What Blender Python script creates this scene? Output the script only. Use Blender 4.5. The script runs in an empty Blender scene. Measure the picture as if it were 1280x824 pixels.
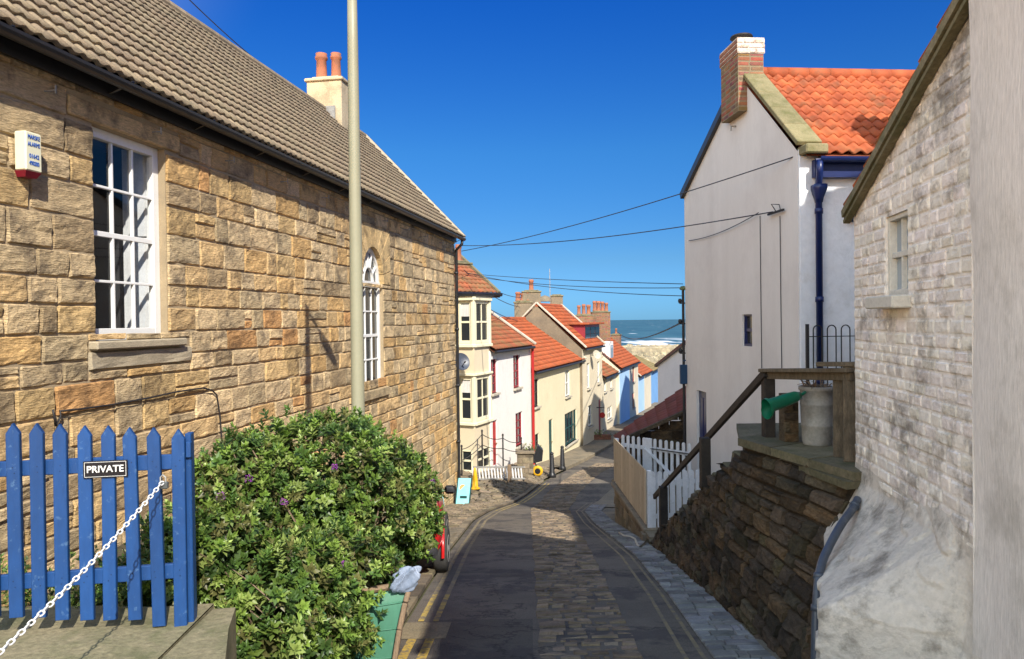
import bpy, math, random
import numpy as np
from mathutils import Vector, Matrix
R = math.radians
SC = bpy.context.scene
COL = SC.collection
rng = random.Random(7)
nr = np.random.RandomState(11)
PI = math.pi

# ------------------------------------------------------------------ camera (eye is the world origin, z = 0 at eye height)
F_PX = 924.0
ROLL = R(0.7); PITCH = R(-0.676)
cp, sp = math.cos(PITCH), math.sin(PITCH)
FWD = Vector((0, cp, sp)); UP0 = Vector((0, -sp, cp)); RT0 = Vector((1, 0, 0))
RT = RT0 * math.cos(ROLL) - UP0 * math.sin(ROLL)
UP = UP0 * math.cos(ROLL) + RT0 * math.sin(ROLL)
def ray(px, py):
    v = FWD + RT * ((px - 640) / F_PX) + UP * ((412 - py) / F_PX)
    return v / v.y                      # unit depth along world y
def at(px, py, d): return ray(px, py) * d
def onz(px, py, z):
    r = ray(px, py); return r * (z / r.z)

# ------------------------------------------------------------------ ground profile (a hill falling to the sea)
PROF = [(-30, 0.5), (-6, -0.9), (0, -1.6), (22.5, -5.55), (27, -5.9), (35, -6.72), (42, -7.2), (53, -7.6), (75, -8.6), (100, -13), (150, -19.7), (300, -22)]
def zg(d):
    for (a, za), (b, zb) in zip(PROF, PROF[1:]):
        if d <= b:
            t = max(0, (d - a) / (b - a)); return za + (zb - za) * t
    return PROF[-1][1]
def interp(tab, d):
    if d <= tab[0][0]: return tab[0][1]
    for (a, za), (b, zb) in zip(tab, tab[1:]):
        if d <= b: return za + (zb - za) * (d - a) / (b - a)
    return tab[-1][1]
def ongr(px, py):                       # where a pixel's ray meets the sloping street
    r = ray(px, py); d = 3.0
    while d < 200 and r.z * d > zg(d): d += 0.02
    return r * d

# ------------------------------------------------------------------ mesh buffer
class MB:
    def __init__(s): s.v = []; s.f = []; s.t = []
    def add(s, vs, fs, tint=(1, 1, 1)):
        o = len(s.v); s.v.extend([tuple(p) for p in vs]); s.f.extend([tuple(i + o for i in f) for f in fs])
        if len(tint) and isinstance(tint[0], (tuple, list)): s.t.extend(tint)
        else: s.t.extend([tint] * len(vs))
    def box(s, c, sz, X=(1, 0, 0), Y=(0, 1, 0), Z=(0, 0, 1), tint=(1, 1, 1), bev=0.0):
        c = Vector(c); X = Vector(X).normalized() * sz[0] / 2; Y = Vector(Y).normalized() * sz[1] / 2; Z = Vector(Z).normalized() * sz[2] / 2
        if bev <= 0:
            vs = [c + X * i + Y * j + Z * k for i in (-1, 1) for j in (-1, 1) for k in (-1, 1)]
            s.add(vs, [(0, 1, 3, 2), (4, 6, 7, 5), (0, 4, 5, 1), (2, 3, 7, 6), (0, 2, 6, 4), (1, 5, 7, 3)], tint); return
        bx, by, bz = [1 - min(0.9, 2 * bev / max(q, 1e-6)) for q in sz]
        vs = []; idx = {}
        for i in (-1, 1):
            for j in (-1, 1):
                for k in (-1, 1):
                    idx[(i, j, k, 0)] = len(vs); vs.append(c + X * i + Y * j * by + Z * k * bz)
                    idx[(i, j, k, 1)] = len(vs); vs.append(c + X * i * bx + Y * j + Z * k * bz)
                    idx[(i, j, k, 2)] = len(vs); vs.append(c + X * i * bx + Y * j * by + Z * k)
        fs = []
        q = ((-1, -1), (1, -1), (1, 1), (-1, 1))
        for e in (-1, 1):
            fs.append([idx[(e, a, b, 0)] for a, b in q]); fs.append([idx[(a, e, b, 1)] for a, b in q]); fs.append([idx[(a, b, e, 2)] for a, b in q])
        for a in (-1, 1):
            for b in (-1, 1):
                fs.append([idx[(a, b, -1, 0)], idx[(a, b, 1, 0)], idx[(a, b, 1, 1)], idx[(a, b, -1, 1)]])
                fs.append([idx[(a, -1, b, 0)], idx[(a, 1, b, 0)], idx[(a, 1, b, 2)], idx[(a, -1, b, 2)]])
                fs.append([idx[(-1, a, b, 1)], idx[(1, a, b, 1)], idx[(1, a, b, 2)], idx[(-1, a, b, 2)]])
                for c3 in (-1, 1): fs.append([idx[(a, b, c3, 0)], idx[(a, b, c3, 1)], idx[(a, b, c3, 2)]])
        s.add(vs, fs, tint)
    def bar(s, a, b, w, h=None, up=(0, 0, 1), tint=(1, 1, 1), bev=0.0):
        a = Vector(a); b = Vector(b); d = (b - a); L = d.length; d.normalize()
        up = Vector(up); x = d.cross(up)
        if x.length < 1e-4: x = d.cross(Vector((1, 0, 0)))
        x.normalize(); z = x.cross(d).normalized()
        s.box((a + b) / 2, (w, L, h or w), x, d, z, tint, bev)
    def tube(s, pts, r, n=8, cap=True, tint=(1, 1, 1)):
        pts = [Vector(p) for p in pts]; m = len(pts)
        rr = r if isinstance(r, (list, tuple)) else [r] * m
        vs = []; prev = None
        for i, p in enumerate(pts):
            t = (pts[min(i + 1, m - 1)] - pts[max(i - 1, 0)]).normalized()
            if prev is None:
                x = t.cross(Vector((0, 0, 1)))
                if x.length < 1e-3: x = t.cross(Vector((1, 0, 0)))
            else: x = prev - t * prev.dot(t)
            x.normalize(); prev = x; y = t.cross(x)
            for k in range(n):
                a = 2 * PI * k / n; vs.append(p + (x * math.cos(a) + y * math.sin(a)) * rr[i])
        fs = [(i * n + k, i * n + (k + 1) % n, (i + 1) * n + (k + 1) % n, (i + 1) * n + k) for i in range(m - 1) for k in range(n)]
        if cap: fs += [tuple(range(n))[::-1], tuple((m - 1) * n + k for k in range(n))]
        s.add(vs, fs, tint)
    def lathe(s, c, prof, n=20, axis=(0, 0, 1), tint=(1, 1, 1), capb=True, capt=True):
        c = Vector(c); A = Vector(axis).normalized(); x = A.orthogonal().normalized(); y = A.cross(x)
        vs = [c + A * h + (x * math.cos(2 * PI * k / n) + y * math.sin(2 * PI * k / n)) * r for r, h in prof for k in range(n)]
        m = len(prof)
        fs = [(i * n + k, i * n + (k + 1) % n, (i + 1) * n + (k + 1) % n, (i + 1) * n + k) for i in range(m - 1) for k in range(n)]
        if capb: fs.append(tuple(range(n))[::-1])
        if capt: fs.append(tuple((m - 1) * n + k for k in range(n)))
        s.add(vs, fs, tint)
    def poly(s, pts, tint=(1, 1, 1)): s.add(pts, [tuple(range(len(pts)))], tint)
    def prism(s, pts, off, tint=(1, 1, 1)):
        off = Vector(off); n = len(pts); P = [Vector(p) for p in pts]
        s.add(P + [p + off for p in P], [tuple(range(n))[::-1], tuple(range(n, 2 * n))] + [(i, (i + 1) % n, n + (i + 1) % n, n + i) for i in range(n)], tint)
    def grid(s, fn, nu, nv, tint=(1, 1, 1)):
        vs = [fn(i / nu, j / nv) for j in range(nv + 1) for i in range(nu + 1)]
        s.add(vs, [(j * (nu + 1) + i, j * (nu + 1) + i + 1, (j + 1) * (nu + 1) + i + 1, (j + 1) * (nu + 1) + i) for j in range(nv) for i in range(nu)], tint)

def obj(name, mb, mat, parent=None, smooth=False, label=None, kind=None):
    me = bpy.data.meshes.new(name)
    off = Vector((0, 0, 0))
    if parent is not None: off = WLOC[parent.name]
    vs = [(p[0] - off.x, p[1] - off.y, p[2] - off.z) for p in mb.v]
    me.from_pydata(vs, [], mb.f)
    at_ = me.attributes.new('tint', 'FLOAT_COLOR', 'POINT')
    buf = np.ones((len(vs), 4), dtype=np.float32)
    if len(vs): buf[:, :3] = np.array([t[:3] for t in mb.t], dtype=np.float32)
    at_.data.foreach_set('color', buf.ravel())
    if smooth: me.polygons.foreach_set('use_smooth', [True] * len(me.polygons))
    me.materials.append(mat); me.update()
    o = bpy.data.objects.new(name, me); COL.objects.link(o)
    if parent is not None:
        o.parent = parent; WLOC[o.name] = off.copy()
    else: WLOC[o.name] = Vector((0, 0, 0))
    if label: o['label'] = label
    if kind: o['kind'] = kind
    return o
WLOC = {}
def thing(name, label, cat, loc=(0, 0, 0), group=None):
    o = bpy.data.objects.new(name, None); COL.objects.link(o); o.empty_display_size = 0.2
    o.location = loc; o['label'] = label; o['category'] = cat
    if group: o['group'] = group
    WLOC[o.name] = Vector(loc); return o
def tag(o, label, cat, group=None):
    o['label'] = label; o['category'] = cat
    if group: o['group'] = group
    return o
def struct(name, mb, mat, smooth=False):
    return obj(name, mb, mat, None, smooth, kind='structure')

class Frame:
    """vertical wall plane: origin, horizontal unit direction, outward normal"""
    def __init__(s, A, B, flip=False):
        A = Vector((A[0], A[1], 0)); B = Vector((B[0], B[1], 0))
        s.O = A; s.D = (B - A).normalized(); s.L = (B - A).length
        s.N = Vector((s.D.y, -s.D.x, 0)) * (-1 if flip else 1)
    def P(s, a, z, n=0.0): return s.O + s.D * a + s.N * n + Vector((0, 0, z))
    def hit(s, px, py, n=0.0):
        r = ray(px, py); den = r.dot(s.N); t = (s.O + s.N * n).dot(s.N) / den
        p = r * t; return ((p - s.O).dot(s.D), p.z)
    def s_at(s, px): return s.hit(px, 400)[0]

# ------------------------------------------------------------------ materials
def mat(name, base, base2=None, nscale=3.0, dirt=None, dscale=1.0, damt=0.0, dlo=0.5, dhi=0.75, rough=0.85, bump=0.3, bscale=40.0,
        bdist=0.01, stretch=(1, 1, 1), spec=0.3, metal=0.0, coat=0.0, fine=0.12, extra=None):
    m = bpy.data.materials.new(name); m.use_nodes = True
    nt = m.node_tree; N = nt.nodes; L = nt.links; N.clear()
    out = N.new('ShaderNodeOutputMaterial'); bs = N.new('ShaderNodeBsdfPrincipled'); L.new(bs.outputs[0], out.inputs[0])
    tc = N.new('ShaderNodeTexCoord'); mp = N.new('ShaderNodeMapping'); mp.inputs['Scale'].default_value = stretch
    L.new(tc.outputs['Object'], mp.inputs[0])
    def noise(sc, det=5.0, ro=0.6, vec=None):
        n = N.new('ShaderNodeTexNoise'); n.inputs['Scale'].default_value = sc; n.inputs['Detail'].default_value = det; n.inputs['Roughness'].default_value = ro
        L.new(vec or mp.outputs[0], n.inputs['Vector']); return n
    def mix(kind, fac, a, b):
        x = N.new('ShaderNodeMix'); x.data_type = 'RGBA'; x.blend_type = kind
        for sock, val in ((x.inputs[0], fac), (x.inputs[6], a), (x.inputs[7], b)):
            if hasattr(val, 'links'): L.new(val, sock)
            elif isinstance(val, (int, float)): sock.default_value = val
            else: sock.default_value = (*val, 1)
        return x.outputs[2]
    def rng_(val, lo, hi, a=0.0, b=1.0):
        r = N.new('ShaderNodeMapRange'); r.inputs[1].default_value = lo; r.inputs[2].default_value = hi; r.inputs[3].default_value = a; r.inputs[4].default_value = b
        L.new(val, r.inputs[0]); return r.outputs[0]
    n1 = noise(nscale)
    c = mix('MIX', rng_(n1.outputs[0], 0.35, 0.65), base, base2 or [q * 0.8 for q in base])
    nf = noise(bscale, 6.0, 0.65)
    g = rng_(nf.outputs[0], 0.3, 0.7, 1 - fine, 1 + fine)
    gc = N.new('ShaderNodeCombineColor')
    for i in range(3): L.new(g, gc.inputs[i])
    c = mix('MULTIPLY', 1.0, c, gc.outputs[0])
    if dirt:
        nd = noise(dscale, 7.0, 0.68, tc.outputs['Object'])
        c = mix('MIX', rng_(nd.outputs[0], dlo, dhi, 0, damt), c, dirt)
    a = N.new('ShaderNodeAttribute'); a.attribute_name = 'tint'
    c = mix('MULTIPLY', 1.0, c, a.outputs['Color'])
    if extra: c = extra(N, L, tc, mix, rng_, noise, c)
    L.new(c, bs.inputs['Base Color'])
    bs.inputs['Roughness'].default_value = rough; bs.inputs['Metallic'].default_value = metal
    bs.inputs['Specular IOR Level'].default_value = spec; bs.inputs['Coat Weight'].default_value = coat
    if bump > 0:
        b = N.new('ShaderNodeBump'); b.inputs['Strength'].default_value = bump; b.inputs['Distance'].default_value = bdist
        L.new(nf.outputs[0], b.inputs['Height']); L.new(b.outputs[0], bs.inputs['Normal'])
    return m

# ------------------------------------------------------------------ builders
from mathutils import noise as MN
def masonry(mb, F, s0, s1, z0, z1, ch, ln, rough=0.012, depth=0.025, gap=0.006, holes=(), seed=1, tfun=None, top=None, bot=None, chv=0.15, nu=4, nv=3, tilt=0.0, inside=None, rocky=0.0, jit=0.0, split=0.0):
    """courses of individual stones; F(s, z, n) -> point"""
    q = random.Random(seed); z = z0
    def emit(a, b, z, h, t):
        L = b - a; off = q.uniform(-0.5, 1.0) * rough; p1, p2, p3 = [q.uniform(0, 6.28) for _ in range(3)]
        k1, k2 = q.uniform(5, 14), q.uniform(8, 22)
        tl, tw = q.uniform(-1, 1) * tilt * rough, q.uniform(-1, 1) * tilt * rough
        e = min(0.013, L * 0.12, h * 0.14); sd = q.uniform(0, 100); ang = q.uniform(-.5, .5)
        us = [gap / 2, gap / 2 + e] + [L * (i + 1) / (nu - 1) for i in range(nu - 2)] + [L - gap / 2 - e, L - gap / 2]
        ws = [gap / 2, gap / 2 + e] + [h * (i + 1) / (nv - 1) for i in range(nv - 2)] + [h - gap / 2 - e, h - gap / 2]
        us.sort(); ws.sort()
        j = [q.uniform(0, jit) if jit else q.uniform(0, e * .5) for _ in range(8)]
        vs = []; W = len(us); H = len(ws)
        for jj, w in enumerate(ws):
            fw = w / h
            for ii, u in enumerate(us):
                fu = u / L
                edge = (ii in (0, W - 1)) or (jj in (0, H - 1))
                zz = z + w + (1 - fw) * (j[0] * (1 - fu) + j[1] * fu) - fw * (j[2] * (1 - fu) + j[3] * fu)
                ss = a + u
                if jit: ss += (1 - fu) * (j[4] * (1 - fw) + j[5] * fw) - fu * (j[6] * (1 - fw) + j[7] * fw)
                if rocky and edge: zz += rocky * .25 * MN.noise((ss * 7, zz * 7, sd)); ss += rocky * .2 * MN.noise((ss * 8, zz * 8, sd + 9))
                if edge: n = -depth
                else:
                    n = off + tl * (fu - 0.5) + tw * (fw - 0.5)
                    if rocky:
                        zs = zz * math.cos(ang) + ss * math.sin(ang) * .5
                        n += rocky * (.55 * MN.noise((ss * 3.2, zs * 9, sd)) + .40 * MN.noise((ss * 9, zs * 24, sd + 5)) + .22 * MN.noise((ss * 24, zs * 50, sd)))
                        if jj == 1: n -= rocky * .35 * abs(MN.noise((ss * 5, sd, 3))) * 2
                    else: n += rough * (0.45 * math.sin(k1 * ss + p1) * math.sin(k2 * zz + p2) + 0.35 * math.sin(k2 * 1.7 * ss + k1 * zz + p3))
                if top: zz = min(zz, top(ss))
                if bot: zz = max(zz, bot(ss))
                vs.append(F(ss, zz, n))
        mb.add(vs, [(jj * W + i, jj * W + i + 1, (jj + 1) * W + i + 1, (jj + 1) * W + i) for jj in range(H - 1) for i in range(W - 1)], t)
    while z < z1 - 1e-4:
        h = ch * q.uniform(1 - chv, 1 + chv)
        if z + h > z1: h = z1 - z
        if h < ch * 0.35: break
        iv = [(s0, s1)]
        for (a, b, lo, hi) in holes:
            if z + h - 0.03 > lo and z + 0.03 < hi:
                nv_ = []
                for (p, r) in iv:
                    if b <= p or a >= r: nv_.append((p, r))
                    else:
                        if a - p > 0.02: nv_.append((p, a))
                        if r - b > 0.02: nv_.append((b, r))
                iv = nv_
        extra_ = []
        for (a, b, lo, hi) in holes:
            if z + .05 < lo < z + h - .03: extra_.append((max(a, s0), min(b, s1), z, lo - z))
            if z + .03 < hi < z + h - .05: extra_.append((max(a, s0), min(b, s1), hi, z + h - hi))
        for (p, r, zz_, hh_) in extra_:
            if any(o[0] < p + .02 and o[1] > r - .02 and o[2] < zz_ + hh_ * .5 < o[3] for o in holes): continue
            k_ = max(1, round((r - p) / ((ln[0] + ln[1]) / 2)))
            for i_ in range(k_): emit(p + (r - p) * i_ / k_, p + (r - p) * (i_ + 1) / k_, zz_, hh_, tfun(q, p, zz_) if tfun else (1, 1, 1))
        for (p, r) in iv:
            s = p
            while s < r - 1e-4:
                L = q.uniform(*ln)
                if q.random() < 0.14: L *= 0.55
                if r - s < L * 1.45: L = r - s
                a, b = s, s + L; s = b
                sc, zc = (a + b) / 2, z + h / 2
                if inside and not inside(sc, zc): continue
                if top and z > top(sc) - 0.02: continue
                t = tfun(q, sc, zc) if tfun else (q.uniform(0.8, 1.1),) * 3
                if split and q.random() < split:
                    f = q.uniform(.35, .65); emit(a, b, z, h * f, t); emit(a, b, z + h * f, h * (1 - f), tfun(q, sc, zc))
                else: emit(a, b, z, h, t)
        z += h

def tiles(mb, E0, E1, R0, gauge, pitch, amp, lift=0.03, seed=3, prof='pan', tint=None, sub=6, R1=None, vary=0.12):
    """rows of profiled roof tiles; eave line E0->E1, ridge starts over E0 at R0"""
    E0, E1, R0 = Vector(E0), Vector(E1), Vector(R0); R1 = Vector(R1) if R1 else R0 + (E1 - E0)
    q = random.Random(seed)
    Ls = (E1 - E0).length; slope = (R0 - E0); SL = slope.length
    nrm = (E1 - E0).cross(slope).normalized()
    if nrm.z < 0: nrm = -nrm
    rows = max(1, round(SL / gauge)); nw = max(1, round(Ls / pitch)); n = nw * sub
    def hfun(x):
        u = x % 1.0
        if prof == 'pan': return amp * (0.5 + 0.5 * math.cos(2 * PI * (u - 0.2))) if u < 0.7 else amp * 0.06
        return amp * max(0.0, math.sin(PI * min(1, u / 0.6))) if u < 0.6 else 0.0
    for r in range(rows):
        t0, t1 = r / rows, min(1.0, (r + 1.12) / rows)
        jit = [q.uniform(-1, 1) * 0.004 for _ in range(nw + 1)]
        tn = [q.uniform(1 - vary, 1 + vary) for _ in range(nw + 1)]
        vs = []; ts = []
        for row in range(3):
            for i in range(n + 1):
                f = i / n; k = min(i // sub, nw)
                if row == 2: t = t1; up = 0.0
                elif row == 1: t = t0; up = lift
                else: t = t0 + 0.004; up = -0.005
                a = E0.lerp(E1, f); b = R0.lerp(R1, f)
                p = a.lerp(b, t) + nrm * (up + (hfun(i / sub) if row else hfun(i / sub) * 0.9) + (jit[k] if row == 1 else 0))
                vs.append(p); g = tn[k]; ts.append((g, g * (1 + 0.3 * (g - 1)), g) if not tint else tint(q, g))
        fs = [(row * (n + 1) + i, row * (n + 1) + i + 1, (row + 1) * (n + 1) + i + 1, (row + 1) * (n + 1) + i) for row in range(2) for i in range(n)]
        mb.add(vs, fs, ts)

def wall_panel(mb, fr, s0, s1, z0, z1, holes, reveal=0.12, n=0.0, tint=(1, 1, 1), step=None):
    """rectangular wall face with real openings and their reveals"""
    S = sorted({s0, s1, *[min(max(h[0], s0), s1) for h in holes], *[min(max(h[1], s0), s1) for h in holes]})
    Z = sorted({z0, z1, *[min(max(h[2], z0), z1) for h in holes], *[min(max(h[3], z0), z1) for h in holes]})
    for a, b in zip(S, S[1:]):
        for c, d in zip(Z, Z[1:]):
            if b - a < 1e-5 or d - c < 1e-5: continue
            m1, m2 = (a + b) / 2, (c + d) / 2
            if any(h[0] < m1 < h[1] and h[2] < m2 < h[3] for h in holes): continue
            mb.poly([fr.P(a, c, n), fr.P(b, c, n), fr.P(b, d, n), fr.P(a, d, n)], tint)
    for (a, b, c, d) in holes:
        for (p, q) in (((a, c), (a, d)), ((a, d), (b, d)), ((b, d), (b, c)), ((b, c), (a, c))):
            mb.poly([fr.P(*p, n), fr.P(*q, n), fr.P(*q, n - reveal), fr.P(*p, n - reveal)], tint)

def window(parent, fr, s0, s1, z0, z1, cols=2, rows=4, m='white', recess=0.08, fw=0.05, bar=0.022, sill='sill', meet=True, glass='glass', back=True, n=0.0, name='window', blind=False):
    mb = MB(); f0 = n - recess
    def bx(a, b, c, d, n0, n1):
        mb.box(fr.P((a + b) / 2, (c + d) / 2, (n0 + n1) / 2), (b - a, n1 - n0, d - c), fr.D, fr.N, (0, 0, 1), bev=min(0.004, (b - a) * 0.15, (d - c) * 0.15))
    bx(s0, s0 + fw, z0, z1, f0 - 0.05, f0 + 0.03); bx(s1 - fw, s1, z0, z1, f0 - 0.05, f0 + 0.03)
    bx(s0 + fw, s1 - fw, z1 - fw, z1, f0 - 0.05, f0 + 0.03); bx(s0 + fw, s1 - fw, z0, z0 + fw * 1.3, f0 - 0.05, f0 + 0.03)
    a0, a1, b0, b1 = s0 + fw, s1 - fw, z0 + fw * 1.3, z1 - fw
    for i in range(1, cols):
        c = a0 + (a1 - a0) * i / cols; bx(c - bar / 2, c + bar / 2, b0, b1, f0 - 0.03, f0 + 0.012)
    for j in range(1, rows):
        c = b0 + (b1 - b0) * j / rows; w = bar * (2.0 if meet and j * 2 == rows else 1)
        bx(a0, a1, c - w / 2, c + w / 2, f0 - 0.03, f0 + 0.014)
    w = obj(name, mb, M[m], parent)
    g = MB()
    if glass == 'clear': g.poly([fr.P(a0, b0, f0 - .02), fr.P(a1, b0, f0 - .02), fr.P(a1, b1, f0 - .02), fr.P(a0, b1, f0 - .02)])
    else: g.box(fr.P((s0 + s1) / 2, (z0 + z1) / 2, f0 - 0.02), (a1 - a0 + 0.01, 0.006, b1 - b0 + 0.01), fr.D, fr.N)
    obj('pane', g, M[glass], w)
    if sill:
        g = MB(); g.box(fr.P((s0 + s1) / 2, z0 - 0.04, n + 0.0), (s1 - s0 + 0.12, 0.22, 0.08), fr.D, fr.N, bev=0.008); obj('sill', g, M[sill], w)
    return w

def door(parent, fr, s0, s1, z0, z1, m='red', recess=0.08, n=0.0, panels=True):
    mb = MB(); c = (s0 + s1) / 2
    mb.box(fr.P(c, (z0 + z1) / 2, n - recess), (s1 - s0, 0.05, z1 - z0), fr.D, fr.N)
    w = (s1 - s0)
    for (a, b) in ((0.08, 0.42), (0.5, 0.93)):
        for k in (-1, 1):
            mb.box(fr.P(c + k * w * 0.21, z0 + (z1 - z0) * (a + b) / 2, n - recess + 0.028), (w * 0.3, 0.016, (z1 - z0) * (b - a)), fr.D, fr.N, bev=0.006)
    d = obj('door', mb, M[m], parent)
    k = MB(); k.lathe(fr.P(c + w * 0.38, z0 + (z1 - z0) * 0.47, n - recess + 0.03), [(0.012, 0), (0.012, 0.03), (0.03, 0.04), (0.03, 0.06), (0.01, 0.07)], 10, fr.N); obj('handle', k, M['brass'], d)
    return d

def chimney(parent, c, w, d, z0, z1, D, N, m='brick', pots=2, pot='pot', poth=0.45, cap='conc', band=True, potr=0.11):
    c = Vector((c[0], c[1], 0)); mb = MB(); Z = Vector((0, 0, 1))
    def F(k): 
        dirs = [(D, N), (N, -D), (-D, -N), (-N, D)][k]; ww = (w, d, w, d)[k]; dd = (d, w, d, w)[k]
        return lambda s, z, n: c + dirs[0] * (s - ww / 2) + dirs[1] * (dd / 2 + n) + Z * z
    if m in ('brick', 'brickw'):
        for k in range(4):
            masonry(mb, F(k), 0, (w, d, w, d)[k], z0, z1, 0.085, (0.2, 0.24), 0.003, 0.006, 0.012, seed=k + int(z1 * 10), nu=2, nv=2, chv=0.02,
                    tfun=lambda q, s, z: tuple(q.uniform(0.55, 1.15) * x for x in (1, 0.95, 0.9)))
    else: mb.box(c + Z * (z0 + z1) / 2, (w, d, z1 - z0), D, N, bev=0.02)
    ch = obj('chimney', mb, M[m], parent)
    if m in ('brick', 'brickw'): g = MB(); g.box(c + Z * (z0 + z1) / 2, (w - 0.006, d - 0.006, z1 - z0), D, N, tint=(.62, .62, .62)); obj('mortar_joint', g, M['mortar'], ch)
    g = MB()
    if band: g.box(c + Z * (z1 + 0.04), (w + 0.1, d + 0.1, 0.09), D, N, bev=0.02); g.box(c + Z * (z1 + 0.115), (w * 0.8, d * 0.8, 0.07), D, N, bev=0.03)
    if band: obj('chimney_cap', g, M[cap], ch)
    for i in range(pots):
        f = (i + 0.5) / pots - 0.5; p = c + (D * w if w >= d else N * d) * f * 0.85 + Z * (z1 + 0.12)
        g = MB(); r = potr * rng.uniform(0.9, 1.1); h = poth * rng.uniform(0.85, 1.1)
        g.lathe(p, [(r * 1.1, 0), (r * 1.1, 0.05), (r * 0.95, 0.08), (r * 0.85, h * 0.75), (r * 1.08, h * 0.8), (r * 1.08, h * 0.88), (r * 0.9, h * 0.9), (r * 1.0, h), (r * 0.75, h), (r * 0.7, h * 0.6)], 14, capt=True)
        obj('chimney_pot', g, M[pot], ch, True)
    return ch

def text_obj(body, loc, X, Yv, size, m, parent, name='lettering', ext=0.002, sx=1.0, bold=0.0):
    cu = bpy.data.curves.new(name, 'FONT'); cu.body = body; cu.size = size; cu.extrude = ext; cu.align_x = 'CENTER'; cu.align_y = 'CENTER'; cu.offset = bold
    tmp = bpy.data.objects.new('tmp', cu); COL.objects.link(tmp)
    bpy.context.view_layer.update()
    me = bpy.data.meshes.new_from_object(tmp); bpy.data.objects.remove(tmp)
    X = Vector(X).normalized(); Yv = Vector(Yv).normalized(); Z = X.cross(Yv)
    off = WLOC[parent.name]; loc = Vector(loc) - off
    for v in me.vertices: v.co = loc + X * v.co.x * sx + Yv * v.co.y + Z * v.co.z
    a = me.attributes.new('tint', 'FLOAT_COLOR', 'POINT'); a.data.foreach_set('color', [1.0] * (4 * len(me.vertices)))
    me.materials.clear(); me.materials.append(M[m])
    o = bpy.data.objects.new(name, me); COL.objects.link(o); o.parent = parent; WLOC[o.name] = off.copy(); return o
M = {}
def stain_streak(N, L, tc, mix, rng_, noise, c):      # dark lichen blotches and drip stains, own shapes
    mp = N.new('ShaderNodeMapping'); mp.inputs['Scale'].default_value = (1.2, 1.2, 2.0); L.new(tc.outputs['Object'], mp.inputs[0])
    n = noise(1.1, 9.0, 0.72, mp.outputs[0])
    return mix('MIX', rng_(n.outputs[0], 0.53, 0.66, 0, 0.80), c, (0.16, 0.14, 0.12))
M['stone'] = mat('sandstone', (0.64, 0.49, 0.285), (0.53, 0.41, 0.245), 2.2, (0.12, 0.095, 0.07), 3.2, 0.85, 0.48, 0.68, 0.92, 1.0, 15, 0.035, (1, 1, 5.0), fine=0.32)
M['mortar'] = mat('lime_mortar', (0.40, 0.31, 0.19), (0.30, 0.235, 0.15), 3, rough=0.95, bump=0.6, bscale=60)
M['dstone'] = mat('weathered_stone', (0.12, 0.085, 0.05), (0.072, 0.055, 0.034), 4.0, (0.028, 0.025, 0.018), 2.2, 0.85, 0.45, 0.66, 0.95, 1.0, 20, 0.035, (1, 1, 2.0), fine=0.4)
M['moss_stone'] = mat('mossy_step_stone', (0.16, 0.135, 0.09), (0.11, 0.10, 0.06), 5.0, (0.06, 0.07, 0.03), 3, 0.6, 0.5, 0.7, 0.95, 0.7, 30, 0.02, fine=0.25)
M['tile'] = mat('concrete_tile', (0.32, 0.245, 0.155), (0.24, 0.19, 0.125), 6, (0.10, 0.09, 0.065), 5, 0.6, 0.5, 0.7, 0.92, 0.6, 60, 0.006, fine=0.3)
M['pan'] = mat('clay_pantile', (0.42, 0.108, 0.040), (0.33, 0.078, 0.030), 3, (0.16, 0.085, 0.045), 2.5, 0.65, 0.50, 0.68, 0.8, 0.3, 70, 0.004, fine=0.12)
M['pan_old'] = mat('old_clay_pantile', (0.36, 0.10, 0.045), (0.25, 0.09, 0.045), 2.5, (0.17, 0.13, 0.06), 1.6, 0.75, 0.45, 0.62, 0.85, 0.3, 70, 0.004, fine=0.2)
M['pan_moss'] = mat('mossy_pantile', (0.28, 0.19, 0.09), (0.19, 0.165, 0.075), 2.0, (0.16, 0.15, 0.06), 1.2, 0.7, 0.45, 0.62, 0.9, 0.3, 70, 0.004, fine=0.25)
M['pan_dark'] = mat('dark_red_tile', (0.19, 0.055, 0.045), (0.13, 0.05, 0.04), 3, rough=0.85, bump=0.3, bscale=50)
M['white'] = mat('white_gloss_paint', (0.80, 0.80, 0.77), (0.76, 0.76, 0.73), 3, rough=0.35, bump=0.05, bscale=60, fine=0.03, spec=0.5)
M['whitew'] = mat('whitewashed_masonry', (0.88, 0.82, 0.755), (0.79, 0.735, 0.675), 1.6, (0.22, 0.195, 0.165), 5.0, 0.7, 0.52, 0.68, 0.85, 0.9, 22, 0.014, fine=0.13, extra=stain_streak)
M['brickpaint'] = M['whitew']
M['smoothw'] = mat('weathered_render', (0.76, 0.71, 0.67), (0.66, 0.62, 0.58), 0.9, (0.24, 0.22, 0.18), 1.6, 0.65, 0.48, 0.72, 0.9, 0.5, 30, 0.01, (2.2, 2.2, 0.4), fine=0.14)
M['buttress'] = mat('flaking_white_render', (0.50, 0.50, 0.47), (0.42, 0.40, 0.36), 2.0, (0.22, 0.21, 0.18), 3.0, 0.6, 0.5, 0.68, 0.9, 0.6, 24, 0.012, fine=0.13)
M['gablew'] = mat('pale_gable_render', (0.74, 0.70, 0.665), (0.69, 0.65, 0.615), 0.7, (0.50, 0.45, 0.43), 0.9, 0.35, 0.5, 0.75, 0.85, 0.25, 24, 0.008, (3, 3, 0.35), fine=0.04)
M['frontw'] = mat('white_front_render', (0.76, 0.77, 0.80), (0.70, 0.71, 0.74), 1.3, (0.5, 0.49, 0.47), 2.2, 0.5, 0.56, 0.72, 0.8, 0.5, 12, 0.02, fine=0.06)
M['white_house'] = mat('white_house_render', (0.80, 0.77, 0.72), (0.76, 0.73, 0.69), 1.3, (0.55, 0.5, 0.42), 1.5, 0.35, 0.55, 0.75, 0.8, 0.3, 14, 0.02, fine=0.05)
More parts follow.
